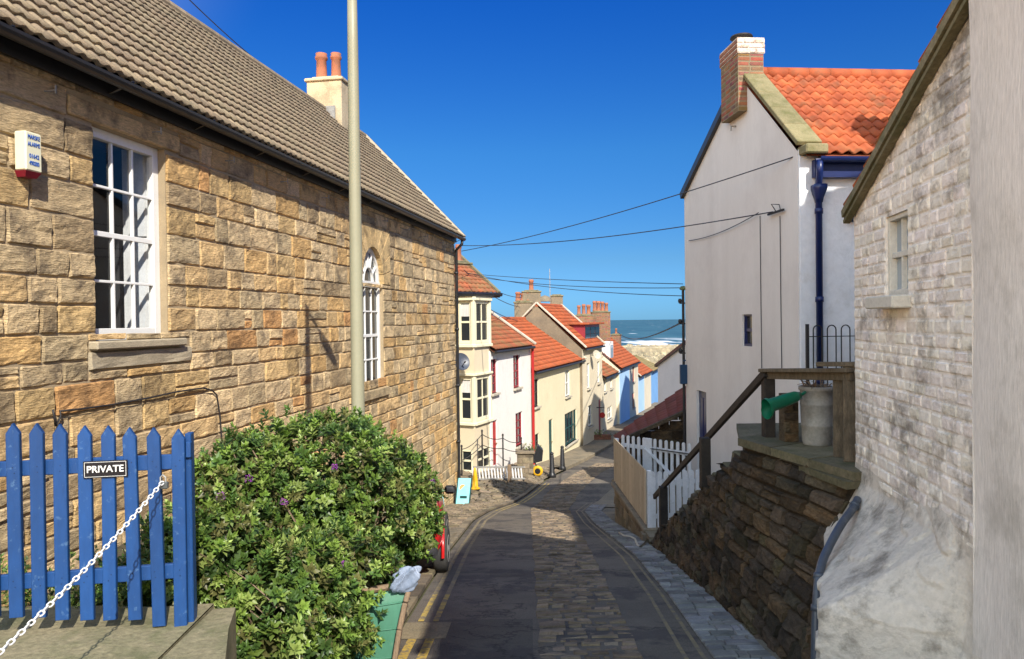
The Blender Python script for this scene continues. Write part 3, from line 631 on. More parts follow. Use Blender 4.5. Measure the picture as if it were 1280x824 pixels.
# jamb stones finish at the openings; lintel, sill and arch stones
def blk(a, b, c, d, n0, t, bev=0.012): g.box(LW.P((a + b) / 2, (c + d) / 2, n0 / 2 - 0.06), (b - a - .01, n0 + 0.12, d - c - .01), LW.D, LW.N, tint=t, bev=bev)
blk(*lint1, 0.02, (1.15, 1.08, .92)); blk(sill2[0], sill2[1], sill2[2], sill2[3], 0.06, (.8, .8, .78))
N_ = 11
for i in range(N_):                                               # voussoirs round the arched head
    a0, a1 = PI * i / N_ + 0.012, PI * (i + 1) / N_ - 0.012
    def ob(a):
        x, y = math.cos(a), math.sin(a); k = min((r2 + AR) / max(abs(x), 1e-6), (r2 * 1.25 + AR) / max(y, 1e-6)); return (x * k, y * k)
    k = q.uniform(.9, 1.15); t = (1.1 * k, 1.02 * k, .84 * k)
    i0, i1 = (math.cos(a0) * r2, math.sin(a0) * r2 * 1.2), (math.cos(a1) * r2, math.sin(a1) * r2 * 1.2); o0, o1 = ob(a0), ob(a1)
    pts = [i0, o0] + ([((r2 + AR) * (1 if o0[0] > 0 else -1), r2 * 1.25 + AR)] if abs(abs(o0[0]) - (r2 + AR)) < 1e-3 and abs(o1[1] - (r2 * 1.25 + AR)) < 1e-3 else []) + ([((r2 + AR) * -1, r2 * 1.25 + AR)] if abs(o0[1] - (r2 * 1.25 + AR)) < 1e-3 and abs(o1[0] + (r2 + AR)) < 1e-3 else []) + [o1, i1]
    g.prism([LW.P(c2 + x, w2[3] + y, -0.16) for x, y in pts], LW.N * 0.175, t)
obj('stone_wall', g, M['stone'], H)
g = MB(); wall_panel(g, LW, SA, SB, -7.5, ZE, [w1, (w2[0], w2[1], w2[2], w2[3] + r2 * 1.2)], 0.30, n=-0.022)
gE = LW.P(SB, 0, 0); BK = -LW.N
m_, rz = 2.86, 3.17
RI = [LW.P(SA, ZE + rz, -m_), LW.P(SB, ZE + rz, -m_)]
g.poly([LW.P(SB, -7.5, -.02), LW.P(SB, -7.5, -2 * m_), LW.P(SB, ZE, -2 * m_), RI[1], LW.P(SB, ZE, -.02)])
g.poly([LW.P(SA, -7.5, -.02), LW.P(SA, -7.5, -2 * m_), LW.P(SA, ZE, -2 * m_), RI[0], LW.P(SA, ZE, -.02)])
g.poly([LW.P(SA, -7.5, -2 * m_), LW.P(SB, -7.5, -2 * m_), LW.P(SB, ZE, -2 * m_), LW.P(SA, ZE, -2 * m_)])
obj('mortar_joint', g, M['mortar'], H)
g = MB(); a, b, c, d = sill1
masonry(g, LW.P, a, b, c, c + 0.2, 0.2, (1.6, 2), 0.02, 0.03, 0.01, seed=5, tfun=lambda *k: (.95, .95, .95), nu=7, nv=4)
g.box(LW.P((a + b) / 2 - .08, d - 0.045, -0.03), (b - a - .2, 0.22, 0.09), LW.D, LW.N, bev=0.015)
obj('window_sill', g, M['sill'], H)
# roof
g = MB()
E0, E1 = LW.P(SA, ZE + 0.0, 0.27), LW.P(SB + 0.02, ZE + 0.0, 0.27)
tiles(g, E0, E1, LW.P(SA, ZE + rz + 0.06, -m_), 0.265, 0.17, 0.027, 0.040, prof='roll', vary=0.10)
t0 = LW.P(SA, ZE - .02, 0.25), LW.P(SB, ZE - .02, 0.25)
g.poly([t0[0], t0[1], RI[1] + Vector((0, 0, .0)), RI[0]], (.5, .5, .5)); g.poly([RI[0], RI[1], LW.P(SB, ZE, -2 * m_ - .15), LW.P(SA, ZE, -2 * m_ - .15)])
RF_ = obj('roof', g, M['tile'], H, True)
g = MB(); n = 42
for i in range(n):
    a, b = i / n, (i + .985) / n; p, r = RI[0].lerp(RI[1], a), RI[0].lerp(RI[1], b); up = Vector((0, 0, 0.06)); k = rng.uniform(.85, 1.15)
    g.tube([p + up, r + up], 0.11, 10, True, (k, k, k))
obj('ridge_tiles', g, M['tile'], RF_)
g = MB(); vb = LW.P(SB + .10, ZE + .02, 0.28); vt = LW.P(SB + .10, ZE + rz + .12, -m_)
g.bar(vb, vt, 0.24, 0.10, tint=(1.1, 1.05, .95)); g.bar(vb - Vector((0, 0, .1)), vt - Vector((0, 0, .1)), 0.12, 0.12)
obj('verge_coping', g, M['copel'], RF_)
g = MB(); g.bar(vb + LW.D * .12 + Vector((0, 0, .04)), vt + LW.D * .12 + Vector((0, 0, .04)), 0.05, 0.05); obj('verge_cable', g, M['iron'], RF_)
# gutter: half-round trough on brackets, dark fascia
g = MB()
prof = [(0.075 * math.cos(a), 0.075 * math.sin(a)) for a in [PI + PI * k / 8 for k in range(9)]]
def gut(u, v):
    x, y = prof[int(round(u * 8))]; return LW.P(SA + (SB + .1 - SA) * v, ZE - 0.035 + y, 0.27 + x)
g.grid(gut, 8, 1)
g.box(LW.P((SA + SB) / 2, ZE - 0.085, 0.045), (SB - SA, 0.04, 0.15), LW.D, LW.N)
g.box(LW.P((SA + SB) / 2, ZE - 0.03, 0.095 - .0), (SB - SA, 0.005, 0.012), LW.D, LW.N)
for i in range(14): s = SA + 1 + i * (SB - SA - 1) / 13; g.bar(LW.P(s, ZE - .02, .34), LW.P(s, ZE - .13, .05), .03, .012)
GU = obj('gutter', g, M['black'], H)
for i in range(10):
    g = MB(); s = LW.s_at(60) + i * 1.55
    g.bar(LW.P(s, ZE - .34, 0.0), LW.P(s, ZE - .34, 0.13), .015, .015); g.bar(LW.P(s, ZE - .29, .13), LW.P(s, ZE - .37, .13), .012, .012)
    obj('wall_hook', g, M['galv'], H)
g = MB(); s = SB - 0.12
g.tube([LW.P(s, ZE - .1, .27), LW.P(s, ZE - .22, .26), LW.P(s, ZE - .4, .08), LW.P(s, -2, .08), LW.P(s, -5.35, .08), LW.P(s, -5.5, .2)], .045, 10)
for z in (1.5, -0.2, -1.9, -3.6, -5.0): g.tube([LW.P(s, z, .08), LW.P(s, z - .07, .08)], .06, 10); g.box(LW.P(s, z - .03, .05), (.17, .05, .03), LW.D, LW.N)
obj('downpipe', g, M['black'], H, True)
# sash window near the camera, real glass, shutters inside
W = window(H, LW, w1[0] + .0, w1[1] - .0, w1[2], w1[3], 3, 4, 'white', 0.14, 0.10, 0.028, None, True, 'clear')
g = MB(); n0, n1 = -0.20, -0.52
a, b, c, d = w1
SW_ = .05; g.poly([LW.P(b - .04, c, n0), LW.P(b - .04 - SW_, c, n1), LW.P(b - .04 - SW_, d, n1), LW.P(b - .04, d, n0)])
for z0_, z1_ in ((c + .12, c + (d - c) * .46), (c + (d - c) * .54, d - .12)):
    for u0, u1 in ((.12, .44), (.56, .88)):
        p = lambda u, z, k=0.02: LW.P(b - .04 - SW_ * u - k, z, n0 + (n1 - n0) * u + k * .4)
        g.add([p(u0, z0_), p(u1, z0_), p(u1, z1_), p(u0, z1_)], [(0, 1, 2, 3)], (.93, .93, .93))
obj('shutter', g, M['shutter'], W)
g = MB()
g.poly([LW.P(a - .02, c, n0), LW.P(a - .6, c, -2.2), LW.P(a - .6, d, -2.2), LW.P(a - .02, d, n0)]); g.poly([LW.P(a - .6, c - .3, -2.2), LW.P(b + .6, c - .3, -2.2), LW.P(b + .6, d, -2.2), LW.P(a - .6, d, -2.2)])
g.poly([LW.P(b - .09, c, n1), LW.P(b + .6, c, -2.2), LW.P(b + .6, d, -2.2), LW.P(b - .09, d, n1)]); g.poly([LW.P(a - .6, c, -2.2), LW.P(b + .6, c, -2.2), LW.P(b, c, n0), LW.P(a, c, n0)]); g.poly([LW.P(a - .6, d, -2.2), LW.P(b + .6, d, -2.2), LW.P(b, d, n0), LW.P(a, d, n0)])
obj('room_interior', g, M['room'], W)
# arched window
a, b, c, d = w2
W = window(H, LW, a, b, c, d, 3, 4, 'white', 0.12, 0.085, 0.03, None, True, 'glass', name='arched_window')
g = MB(); rr = r2 - .01; hs = 1.2
def arcpt(r, th, n): return LW.P(c2 + math.cos(th) * r, d + .02 + math.sin(th) * r * hs, n)
for r_o, r_i in ((rr, rr - .08), (rr * .45, rr * .45 - .025)):
    K = 18; vs = []
    for i in range(K + 1):
        th = PI * i / K; vs += [arcpt(r_o, th, -.09), arcpt(r_i, th, -.09), arcpt(r_i, th, -.17), arcpt(r_o, th, -.17)]
    g.add(vs, [(i * 4 + j, i * 4 + (j + 1) % 4, i * 4 + 4 + (j + 1) % 4, i * 4 + 4 + j) for i in range(K) for j in range(4)])
for th in (.55, 1.15, PI / 2, PI - 1.15, PI - .55): g.bar(arcpt(rr * .42, th, -.12), arcpt(rr - .06, th, -.12), .025, .05, up=LW.N)
g.bar(LW.P(a, d + .02, -.12), LW.P(b, d + .02, -.12), .07, .05)
obj('fanlight', g, M['white'], W)
g = MB(); g.poly([arcpt(rr - .02, PI * i / 16, -.145) for i in range(17)]); obj('fanlight_pane', g, M['glass'], W)
# chimney on the ridge
cc = LW.P(LW.hit(412, 150, -m_)[0], 0, -m_)
print('ch', cc, at(412, 103, cc.y).z)
zt = at(412, 106, cc.y).z
C = chimney(H, cc, 0.7, 1.0, ZE + rz - 1.0, zt, LW.D, LW.N, 'chimrender', 2, poth=.72, cap='chimrender', potr=.15)
g = MB(); g.box((cc.x, cc.y - .45, ZE + rz - .12), (0.55, .04, .5), LW.N, LW.D); obj('flashing', g, M['galv'], C)
# alarm box, cable
A0 = LW.hit(31.5, 190, .13)[0]; A1 = LW.hit(52, 190, .13)[0]; zt = LW.hit(42, 166, .13)[1]; zb = LW.hit(42, 222, .13)[1]; zr = zb + (zt - zb) * .13
T = thing('alarm_box', 'cream alarm box with blue writing and a maroon base on the stone wall', 'alarm box', LW.P((A0 + A1) / 2, zb, .06))
g = MB(); wA = (A1 - A0); g.box(LW.P((A0 + A1) / 2, (zt + zr) / 2, .075), (wA, .12, zt - zr), LW.D, LW.N, bev=.012); obj('cover', g, M['alarmc'], T)
g = MB(); g.add([LW.P(A0 + .004, zr, .012), LW.P(A1 - .004, zr, .012), LW.P(A1 - .004, zr, .13), LW.P(A0 + .004, zr, .13), LW.P(A0 + .03, zb, .012), LW.P(A1 - .03, zb, .012), LW.P(A1 - .03, zb, .10), LW.P(A0 + .03, zb, .10)], [(0, 1, 5, 4), (1, 2, 6, 5), (2, 3, 7, 6), (3, 0, 4, 7), (4, 5, 6, 7), (0, 3, 2, 1)]); obj('strobe_base', g, M['maroon'], T)
hh = zt - zr
for tx, f, sz, sxx in (('MARSKE', .86, .15, 1.0), ('ALARMS', .68, .15, 1.0), ('01642', .38, .15, 1.05), ('490200', .20, .15, 1.0)):
    text_obj(tx, LW.P((A0 + A1) / 2, zr + hh * f, .137), LW.D, (0, 0, 1), hh * sz * 1.05, 'inkblue', T, sx=wA * .80 / (hh * sz * 1.05 * .66 * len(tx)), bold=.0)
g = MB(); pts = [LW.P(*LW.hit(x, y), .035) for x, y in ((62, 512), (66, 532), (72, 520), (71, 514), (100, 511), (136, 506), (180, 498), (217, 490), (251, 485), (262, 488), (268, 494), (272, 520), (275, 560), (278, 640))]
g.tube(pts, .011, 6); tag(obj('wall_cable', g, M['iron'], None, True), 'thin black cable looping across the stone wall below the sash window', 'cable')

# ------------------------------------------------------------------ garden kerb wall, bed
g = MB(); g.grid(lambda u, v: (-4.2 + 2.35 * u, 3.9 + 4.6 * v, -1.62 - .75 * min(1, v * 4) + .03 * math.sin(u * 17 + v * 9)), 20, 20); struct('garden_bed', g, M['soil'])
T = thing('garden_wall', 'low lichen-covered concrete wall under the blue picket fence', 'low wall', (-2.8, 3.6, -2.4))
g = MB(); nseg = 40
def topf(u, v):
    x = -5 + (3.36) * u; prof_ = [(2.45, -2.6), (2.45, -1.60), (2.50, -1.545), (3.0, -1.53), (3.5, -1.52), (4.0, -1.525), (4.05, -1.7)]
    y, z = prof_[int(round(v * 6))]; return (x, y + .01 * math.sin(x * 6), z + .008 * math.sin(x * 9 + y * 4))
g.grid(topf, nseg, 6); g.poly([(-1.64, y, z) for y, z in [(2.45, -2.6), (2.45, -1.6), (2.5, -1.545), (4.0, -1.525), (4.05, -2.6)]])
obj('concrete_coping', g, M['conc'], T)
g = MB(); pg = [(-1.635, 3.98), (-1.52, 4.0), (-1.45, 3.72), (-1.32, 3.34), (-.98, 2.46), (-1.635, 2.46)]; pi_ = [(x * .985 - .02, y * .995 + .01) for x, y in pg]
g.add([(x, y, -2.7) for x, y in pg] + [(x, y, -1.575) for x, y in pg] + [(x, y, -1.535) for x, y in pi_], [tuple(range(12, 18))] + [(r * 6 + i, r * 6 + (i + 1) % 6, (r + 1) * 6 + (i + 1) % 6, (r + 1) * 6 + i) for r in range(2) for i in range(6)])
obj('end_stone', g, M['conc'], T)

# ------------------------------------------------------------------ blue picket fence
FA, FB = at(-40, 600, 3.56), at(232, 600, 3.74)
FF = Frame(FA, FB)
T = thing('picket_fence', 'blue painted picket fence with pointed tops on the low garden wall', 'fence', FF.P(FF.L / 2, -1.52, 0))
zr1, zr2 = FF.hit(110, 583)[1], FF.hit(110, 723)[1]
for z in (zr1, zr2):
    g = MB(); g.box(FF.P(FF.L / 2 - .02, z, -.03), (FF.L, .03, .075), FF.D, FF.N, bev=.004); obj('rail', g, M['blue'], T)
for i, (px, yt, yb, ln_) in enumerate(((-15, 529, 772, 0), (15, 529, 772, 0), (44, 529, 772, 0.3), (73, 530, 775, .3), (104, 532, 775, .2), (133, 532, 775, .5), (162, 534, 775, -1), (192, 534, 783, -1.0), (221, 536, 783, .2))):
    s, z1 = FF.hit(px + 1.5, yt); _, z0 = FF.hit(px, yb); w = .062; lean = ln_ * .006
    pts = [(s - w / 2 - lean, z0), (s + w / 2 - lean, z0), (s + w / 2 + lean, z1 - .05), (s + lean, z1), (s - w / 2 + lean, z1 - .05)]
    g = MB(); g.prism([FF.P(a, b, -.012) for a, b in pts], FF.N * .022)
    k = .003; p2 = [(s - w / 2 + k - lean, z0 + k), (s + w / 2 - k - lean, z0 + k), (s + w / 2 - k + lean, z1 - .052), (s + lean, z1 - .006), (s - w / 2 + k + lean, z1 - .052)]
    n = 5; a1 = [FF.P(a, b, .010) for a, b in pts]; a2 = [FF.P(a, b, .0135) for a, b in p2]
    g.add(a1 + a2, [tuple(range(5, 10))] + [(i_, (i_ + 1) % 5, 5 + (i_ + 1) % 5, 5 + i_) for i_ in range(5)])
    kk = rng.uniform(.86, 1.12); g.t = [(kk, kk, kk)] * len(g.v)
    for zz in (zr1 + .012, zr1 - .016, zr2 + .014, zr2 - .015): g.lathe(FF.P(s + rng.uniform(-.012, .012), zz, .0125), [(.0035, 0), (.003, .002)], 8, FF.N, tint=(.45, .4, .4))
    obj('picket', g, M['blue'], T)
s, z1 = FF.hit(233, 543); g = MB(); g.box(FF.P(s, (z1 - 1.56) / 2, -.06), (.03, .07, z1 + 1.56), FF.D, FF.N, bev=.004)
g.box(FF.P(s + .006, z1 - .08, -.02), (.025, .03, .08), FF.D, FF.N, bev=.003); obj('post', g, M['blue'], T)
T = thing('private_sign', 'small black PRIVATE sign with white lettering on the blue pickets', 'sign', FF.P(FF.s_at(132), FF.hit(132, 586)[1], .02))
a, z1 = FF.hit(104, 577, .02); b, z0 = FF.hit(160, 595.5, .02); c = FF.P((a + b) / 2, (z0 + z1) / 2, .022)
g = MB(); g.box(c, (b - a, .006, z1 - z0), FF.D, FF.N, bev=.0015); obj('plate', g, M['signblack'], T)
g = MB(); ww, hh = b - a, z1 - z0
for dx, dz, sx_, sz_ in ((0, hh * .43, ww * .93, .0016), (0, -hh * .43, ww * .93, .0016), (ww * .465, 0, .0016, hh * .86), (-ww * .465, 0, .0016, hh * .86)):
    g.box(c + FF.D * dx + Vector((0, 0, dz)) + FF.N * .004, (sx_, .002, sz_), FF.D, FF.N)
obj('border', g, M['signwhite'], T)
text_obj('PRIVATE', c + FF.N * .005, FF.D, (0, 0, 1), hh * .56, 'signwhite', T, sx=.98, bold=.0006)
# serifs for the sign letters are cut as small bars along cap line and base line
# chain and padlock
pa = FF.P(*FF.hit(204, 602, .03), .035)
g = MB(); g.box(pa + Vector((.005, 0, -.018)), (.042, .02, .036), FF.D, FF.N, bev=.005); 
PL = thing('padlock', 'weathered padlock holding the chain to the fence', 'padlock', pa + Vector((0, 0, -.04))); obj('body', g, M['padlock'], PL)
g = MB(); g.tube([pa + Vector((-.012, 0, 0)), pa + Vector((-.012, 0, .022)), pa + Vector((0, 0, .034)), pa + Vector((.014, 0, .022)), pa + Vector((.014, 0, 0))], .004, 6); obj('shackle', g, M['galv'], PL)
pb = at(-25, 838, 2.45); g = MB(); nl = 46
def chp(t): return pa.lerp(pb, t) - Vector((0, 0, .03 * 4 * t * (1 - t)))
for i in range(nl):
    t = (i + .5) / nl; c = chp(t); d = (chp(t + .01) - chp(t - .01)).normalized(); L_ = (pb - pa).length / nl * 1.30
    x = d.cross(Vector((0, 0, 1))).normalized(); y = x.cross(d)
    if i % 2: x, y = y, -x
    rot = .5; x, y = x * math.cos(rot) + y * math.sin(rot), y * math.cos(rot) - x * math.sin(rot)
    hl, hw = L_ / 2 - .003, .0085; pts = []
    for k in range(14):
        th = 2 * PI * k / 14; cx = math.cos(th); sy = math.sin(th); pts.append(c + d * (hl * (abs(cx) ** .7) * (1 if cx > 0 else -1)) + x * hw * sy)
    vs = []; m = 14
    for k in range(m):
        tdir = (pts[(k + 1) % m] - pts[k - 1]).normalized(); o1 = tdir.cross(y).normalized()
        for j in range(6): th = 2 * PI * j / 6; vs.append(pts[k] + (o1 * math.cos(th) + y * math.sin(th)) * .0035)
    g.add(vs, [(k * 6 + j, k * 6 + (j + 1) % 6, ((k + 1) % m) * 6 + (j + 1) % 6, ((k + 1) % m) * 6 + j) for k in range(m) for j in range(6)])
tag(obj('chain', g, M['chain'], None, True), 'white chain running from the padlock down towards the lower left', 'chain')

# ------------------------------------------------------------------ street lamp
zb = zg(8) - .1; ptop = _sh - LDIR * ((_sh.y - POLE.y) / LDIR.y); print('pole top', ptop)
T = thing('street_lamp', 'tall pale grey-green lamp pole rising in front of the stone hall', 'street lamp', (POLE.x, POLE.y, zb))
g = MB(); P0 = Vector((POLE.x, POLE.y, 0)); g.tube([P0 + Vector((0, 0, z)) for z in (zb, zb + .8, zb + 1.2)], [.088, .088, .084], 20)
g.tube([P0 + Vector((0, 0, z)) for z in (zb + 1.2, zb + 1.25, 1, 3, ptop.z)], [.084, .074, .066, .057, .045], 20); obj('pole', g, M['lamp'], T, True)
arm = LW.N; g = MB(); pt = P0 + Vector((0, 0, ptop.z)); g.tube([pt - Vector((0, 0, .05)), pt + arm * .2 + Vector((0, 0, .04)), pt + arm * .35 + Vector((0, 0, .05))], .025, 10); obj('arm', g, M['lamp'], T, True)
g = MB(); g.lathe(pt + arm * .30 + Vector((0, 0, .04)), [(.03, 0), (.09, .03), (.11, .15), (.10, .35), (.04, .42)], 14, arm + Vector((0, 0, .1))); obj('lantern', g, M['galv'], T, True)
# ------------------------------------------------------------------ painted brick house with the sloping verge
def bhit(px, py, n=0.0): return BW.hit(px, py, n)
L_ = BW.L
sv, zv0 = bhit(1067, 256); sv2, zv2 = bhit(1207, 2)
def bs(d): return (5.65 - d) * (Vector((.162, 1, 0)).length)
sk = (zv2 - zv0) / (sv2 - sv)
S_AP = bs(2.45)
def vtop(s): return zv0 + sk * (min(s, S_AP) - sv) - sk * max(0, s - S_AP)
print('verge', sv, zv0, sv2, zv2, 'apex', vtop(S_AP))
T = thing('brick_house', 'whitewashed brick house with a small window and a sloping verge on the right', 'house', BW.P(2, -2.6, -2))
bw = (bhit(1106, 320)[0], bhit(1134, 320)[0], bhit(1119, 370)[1], bhit(1119, 267)[1])
SE = bs(1.77)
def tb(q, s, z):
    k = q.uniform(.88, 1.08); return (k, k * q.uniform(.97, 1.01), k * q.uniform(.94, 1.02))
g = MB()
masonry(g, BW.P, 0, bs(3.35), -1.19, 2.5, 0.077, (0.13, 0.215), 0.003, 0.0055, 0.005, holes=[bw], seed=31, tfun=tb, top=lambda s: vtop(s) - .02, nu=4, nv=4, tilt=.8, chv=.18, rocky=.008, jit=.006)
obj('brick_wall', g, M['brickpaint'], T)
g = MB(); wall_panel(g, BW, 0, SE, -3.3, zv0 - .05, [bw], .16, n=-.0055)
g.poly([BW.P(0, zv0 - .05, -.0055), BW.P(SE, zv0 - .05, -.0055), BW.P(SE, vtop(SE), -.0055), BW.P(S_AP, vtop(S_AP), -.0055)])
for s in (0, SE): g.poly([BW.P(s, -3.3, -.0055), BW.P(s, zv0 - .05, -.0055), BW.P(s, zv0 - .05, -5), BW.P(s, -3.3, -5)])
obj('wall_backing', g, M['whitew'], T)
# lower rubble courses under thick whitewash, modelled as one displaced skin that flares out at the foot
vor = np.array([[nr.uniform(0, bs(3.35)), nr.uniform(-2.5, -1.1), nr.uniform(.04, .115), nr.uniform(-.9, .3), nr.uniform(.5, 1.0)] for _ in range(85)])
vor = vor[(vor[:, 0] > .9) & (vor[:, 0] < bs(3.75))]
def rub(s, z):
    h = 0.0
    for (a, b, r, th, k) in vor:
        dx, dz = s - a, z - b; u = dx * math.cos(th) + dz * math.sin(th); w = -dx * math.sin(th) + dz * math.cos(th)
        q_ = (u / (r * 1.5)) ** 2 + (w / (r * .62)) ** 2
        if q_ < 1.3: h = max(h, .028 * k * max(0, min(1, (1.25 - q_) * 4.5)))
    return h
def low(u, v):
    s = bs(3.35) * u; z = -3.0 + 1.94 * v
    d = 5.65 - s / 1.013; mx_ = min(.64, 1.7 - .26 * d - .005) if d > 4.05 else .64 * max(.05, 1 - (4.05 - d) / .36)
    fl = mx_ * (max(0, min(1, (-1.21 - z) / .44)) ** 1.15)
    fade = max(0, min(1, (-1.06 - z) / .14)); n = fl + rub(s, z) * fade + .008 * math.sin(s * 10 + z * 7) * fade * .7 + .008 * math.sin(s * 4.5 - z * 6) * fade
    return BW.P(s, z, n - .006 + .012 * fade)
g = MB(); g.grid(low, 190, 150, (.72, .70, .665)); obj('rubble_footing', g, M['whitew'], T, True)
window(T, BW, *bw, 2, 2, 'sillw', .05, .032, .018, 'sillw', True, 'paleglass')
# roof plane, verge board, tiles
g = MB(); v0, v1 = BW.P(sv - .08, vtop(sv - .08) + .0, .05), BW.P(S_AP, vtop(S_AP), .05)
up = Vector((0, 0, 1)); bk = -BW.N
tiles(g, v0 + bk * 2.4 , v0, v1 + bk * 2.4, .28, .22, .04, .03, prof='pan', seed=9); 
v2 = BW.P(SE + .1, vtop(SE + .1), .05)
g.poly([v1, v2, v2 + bk * 2.4, v1 + bk * 2.4])
obj('roof', g, M['pan_old'], T, True)
g = MB(); dn = Vector((0, 0, -.075)); g.bar(v0 + dn * .4, v1 + dn * .4, .035, .055, up=(0, 0, 1)); g.bar(v0 + dn * 1.2 + bk * .02, v1 + dn * 1.2 + bk * .02, .05, .025, tint=(.8, .8, .75)); obj('verge_board', g, M['conc'], T)
# ------------------------------------------------------------------ smooth rendered houses to the right of the camera: eaves, ridges, chimney
def near_house(name, label, d0, d1, eave, ridge, n, m, chim=None):
    T = thing(name, label, 'house', BW.P(bs((d0 + d1) / 2), -2, n)); s0, s1 = bs(d1), bs(d0); g = MB()
    nu, nz = 40, 60
    g.grid(lambda u, v: BW.P(s0 + (s1 - s0) * u, -4 + (eave + 4) * v, n + .006 * math.sin(u * 31 + v * 9) + .005 * math.sin(v * 37)), nu, nz)
    dp = 3.7; r0, r1 = BW.P(s0, ridge, n - dp / 2), BW.P(s1, ridge, n - dp / 2)
    for s, r in ((s0, r0), (s1, r1)): g.poly([BW.P(s, -4, n), BW.P(s, eave, n), r, BW.P(s, eave, n - dp), BW.P(s, -4, n - dp)])
    g.poly([BW.P(s0, -4, n - dp), BW.P(s1, -4, n - dp), BW.P(s1, eave, n - dp), BW.P(s0, eave, n - dp)])
    obj('wall', g, M[m], T, False)
    g = MB(); tiles(g, BW.P(s0, eave, n + .1), BW.P(s1, eave, n + .1), r0 + up * .04, .3, .22, .04, .03, seed=5); g.poly([r0, r1, BW.P(s1, eave, n - dp - .1), BW.P(s0, eave, n - dp - .1)])
    rf = obj('roof', g, M['pan_old'], T, True)
    g = MB(); g.tube([BW.P(s0, eave - .05, n + .14), BW.P(s1, eave - .05, n + .14)], .055, 8); obj('gutter', g, M['black'], T)
    if chim: chimney(T, BW.P(bs(chim), 0, n - dp / 2), .9, .5, ridge - .3, ridge + 1.0, BW.D, BW.N, 'brick', 2)
near_house('rendered_house', 'weathered grey-white rendered house wall at the right edge of the photo', 0.05, 3.6, 2.45, 6.12, 0.04, 'smoothw')
near_house('cottage', 'rendered cottage beside the camera with its roof lower than its neighbour', -2.65, 0.0, 1.9, 5.3, 0.02, 'smoothw')

for nm_, lb_, d0, d1, ev, rg, chm in (('rear_house', 'house standing behind the painted brick house, higher up the bank', 2.0, 7.0, 5.7, 6.6, None), ('rear_house', 'lower rear house with a brick chimney behind the painted brick house', 7.05, 10.3, 4.5, 5.3, 9.0)):
    T = thing(nm_, lb_, 'house', BW.P(bs((d0 + d1) / 2), -2, -4)); s0, s1 = bs(d1), bs(d0); n_ = -3.54; g = MB()
    g.prism([BW.P(s0, z, n_ - q_) for q_, z in ((0, -2), (0, ev), (2, rg), (4, ev), (4, -2))], BW.D * (s1 - s0)); obj('wall', g, M['smoothw'], T)
    g = MB(); tiles(g, BW.P(s0, ev + .02, n_ + .1), BW.P(s1, ev + .02, n_ + .1), BW.P(s0, rg + .05, n_ - 2), .3, .22, .04, .03, seed=5); obj('roof', g, M['pan_old'], T, True)
    if chm: chimney(T, BW.P(bs(chm), 0, n_ - .35), .8, .6, ev - .2, 5.75, BW.D, BW.N, 'brick', 1, poth=.3)
# ------------------------------------------------------------------ drain pipe
T = thing('drain_pipe', 'grey plastic drain pipe bending down between the dark steps and the white buttress', 'drain pipe', (2.5, 6.2, -3))
pts = [at(1072, 624, 5.35), at(1066, 636, 5.25), at(1052, 655, 5.1), at(1038, 680, 4.95), at(1027, 705, 4.8), at(1022, 735, 4.68), at(1020, 780, 4.62), at(1019, 830, 4.58), at(1018, 880, 4.56)]
fine = []
for i in range(len(pts) - 1):
    for k in range(6):
        t = k / 6; p0, p1, p2, p3 = pts[max(i - 1, 0)], pts[i], pts[i + 1], pts[min(i + 2, len(pts) - 1)]
        fine.append(0.5 * ((2 * p1) + (p2 - p0) * t + (2 * p0 - 5 * p1 + 4 * p2 - p3) * t * t + (3 * p1 - p0 - 3 * p2 + p3) * t ** 3))
fine.append(pts[-1])
g = MB(); fine = [p * .985 for p in fine]; g.tube(fine, .027, 12); obj('pipe', g, M['pipe'], T, True)
for i in (4, 27, 33): g = MB(); g.tube([fine[i], fine[i + 1]], .034, 12); obj('collar', g, M['pipe'], T, True)

# ------------------------------------------------------------------ dark stone steps and their battered side wall
PT = -1.15
P4, P5 = onz(1072, 590, PT), onz(925, 548, PT); P6 = at(817, 665, 12.2); print('platform', P4, P5, P6)
Tq = [at(1019, 870, 4.62), at(1020, 800, 4.82), at(1023, 716, 5.05), at(1072, 628, 5.52), P4, P5, P6]
Bp = [(y, Vector((interp(XR, y) + .455, y, 0))) for y in (4.3, 4.75, 5.05, 5.45, P4.y, P5.y, P6.y)]
us = [0]
for i in range(6): us.append(us[-1] + Bp[i + 1][0] - Bp[i][0])
U5, U6 = us[5], us[6]
def sup(s):
    for i in range(6):
        if s <= us[i + 1] or i == 5:
            t = min(1, max(0, (s - us[i]) / (us[i + 1] - us[i]))); return Bp[i][1].lerp(Bp[i + 1][1], t), Tq[i].lerp(Tq[i + 1], t)
NS = 12
def step_top(s):
    if s <= U5: return sup(s)[1].z
    k = min(NS, int((s - U5) / (U6 - U5) * NS) + 1); return PT + (P6.z - PT) * k / NS
def SWF(s, z, n):
    b, t = sup(s); zb = zg(b.y) - .15; f = (z - zb) / max(.05, t.z - zb)
    p = b.lerp(t, min(1.15, max(-.2, f))); nn = Vector((-1, -.2, 0)).normalized(); return Vector((p.x, p.y, z)) + nn * n
T = thing('stone_steps', 'dark mossy stone steps with a battered side wall rising from the street', 'steps', (2.6, 8, -3))
def td(q, s, z): 
    k = q.uniform(.45, 1.35); w = q.random()
    return (k * (1.15 if w > .6 else .95), k * (1.0 if w > .3 else .92), k * (.85 if w > .5 else 1.0))
g = MB()
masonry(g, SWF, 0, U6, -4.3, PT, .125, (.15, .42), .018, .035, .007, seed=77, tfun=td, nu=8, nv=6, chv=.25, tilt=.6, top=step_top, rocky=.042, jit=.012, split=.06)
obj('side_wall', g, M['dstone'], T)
g = MB()
def swb(u, v):
    s = U6 * u; b, t = sup(s); z0 = zg(b.y) - .3; z1 = step_top(s); return SWF(s, z0 + (z1 - z0) * v, -.04)
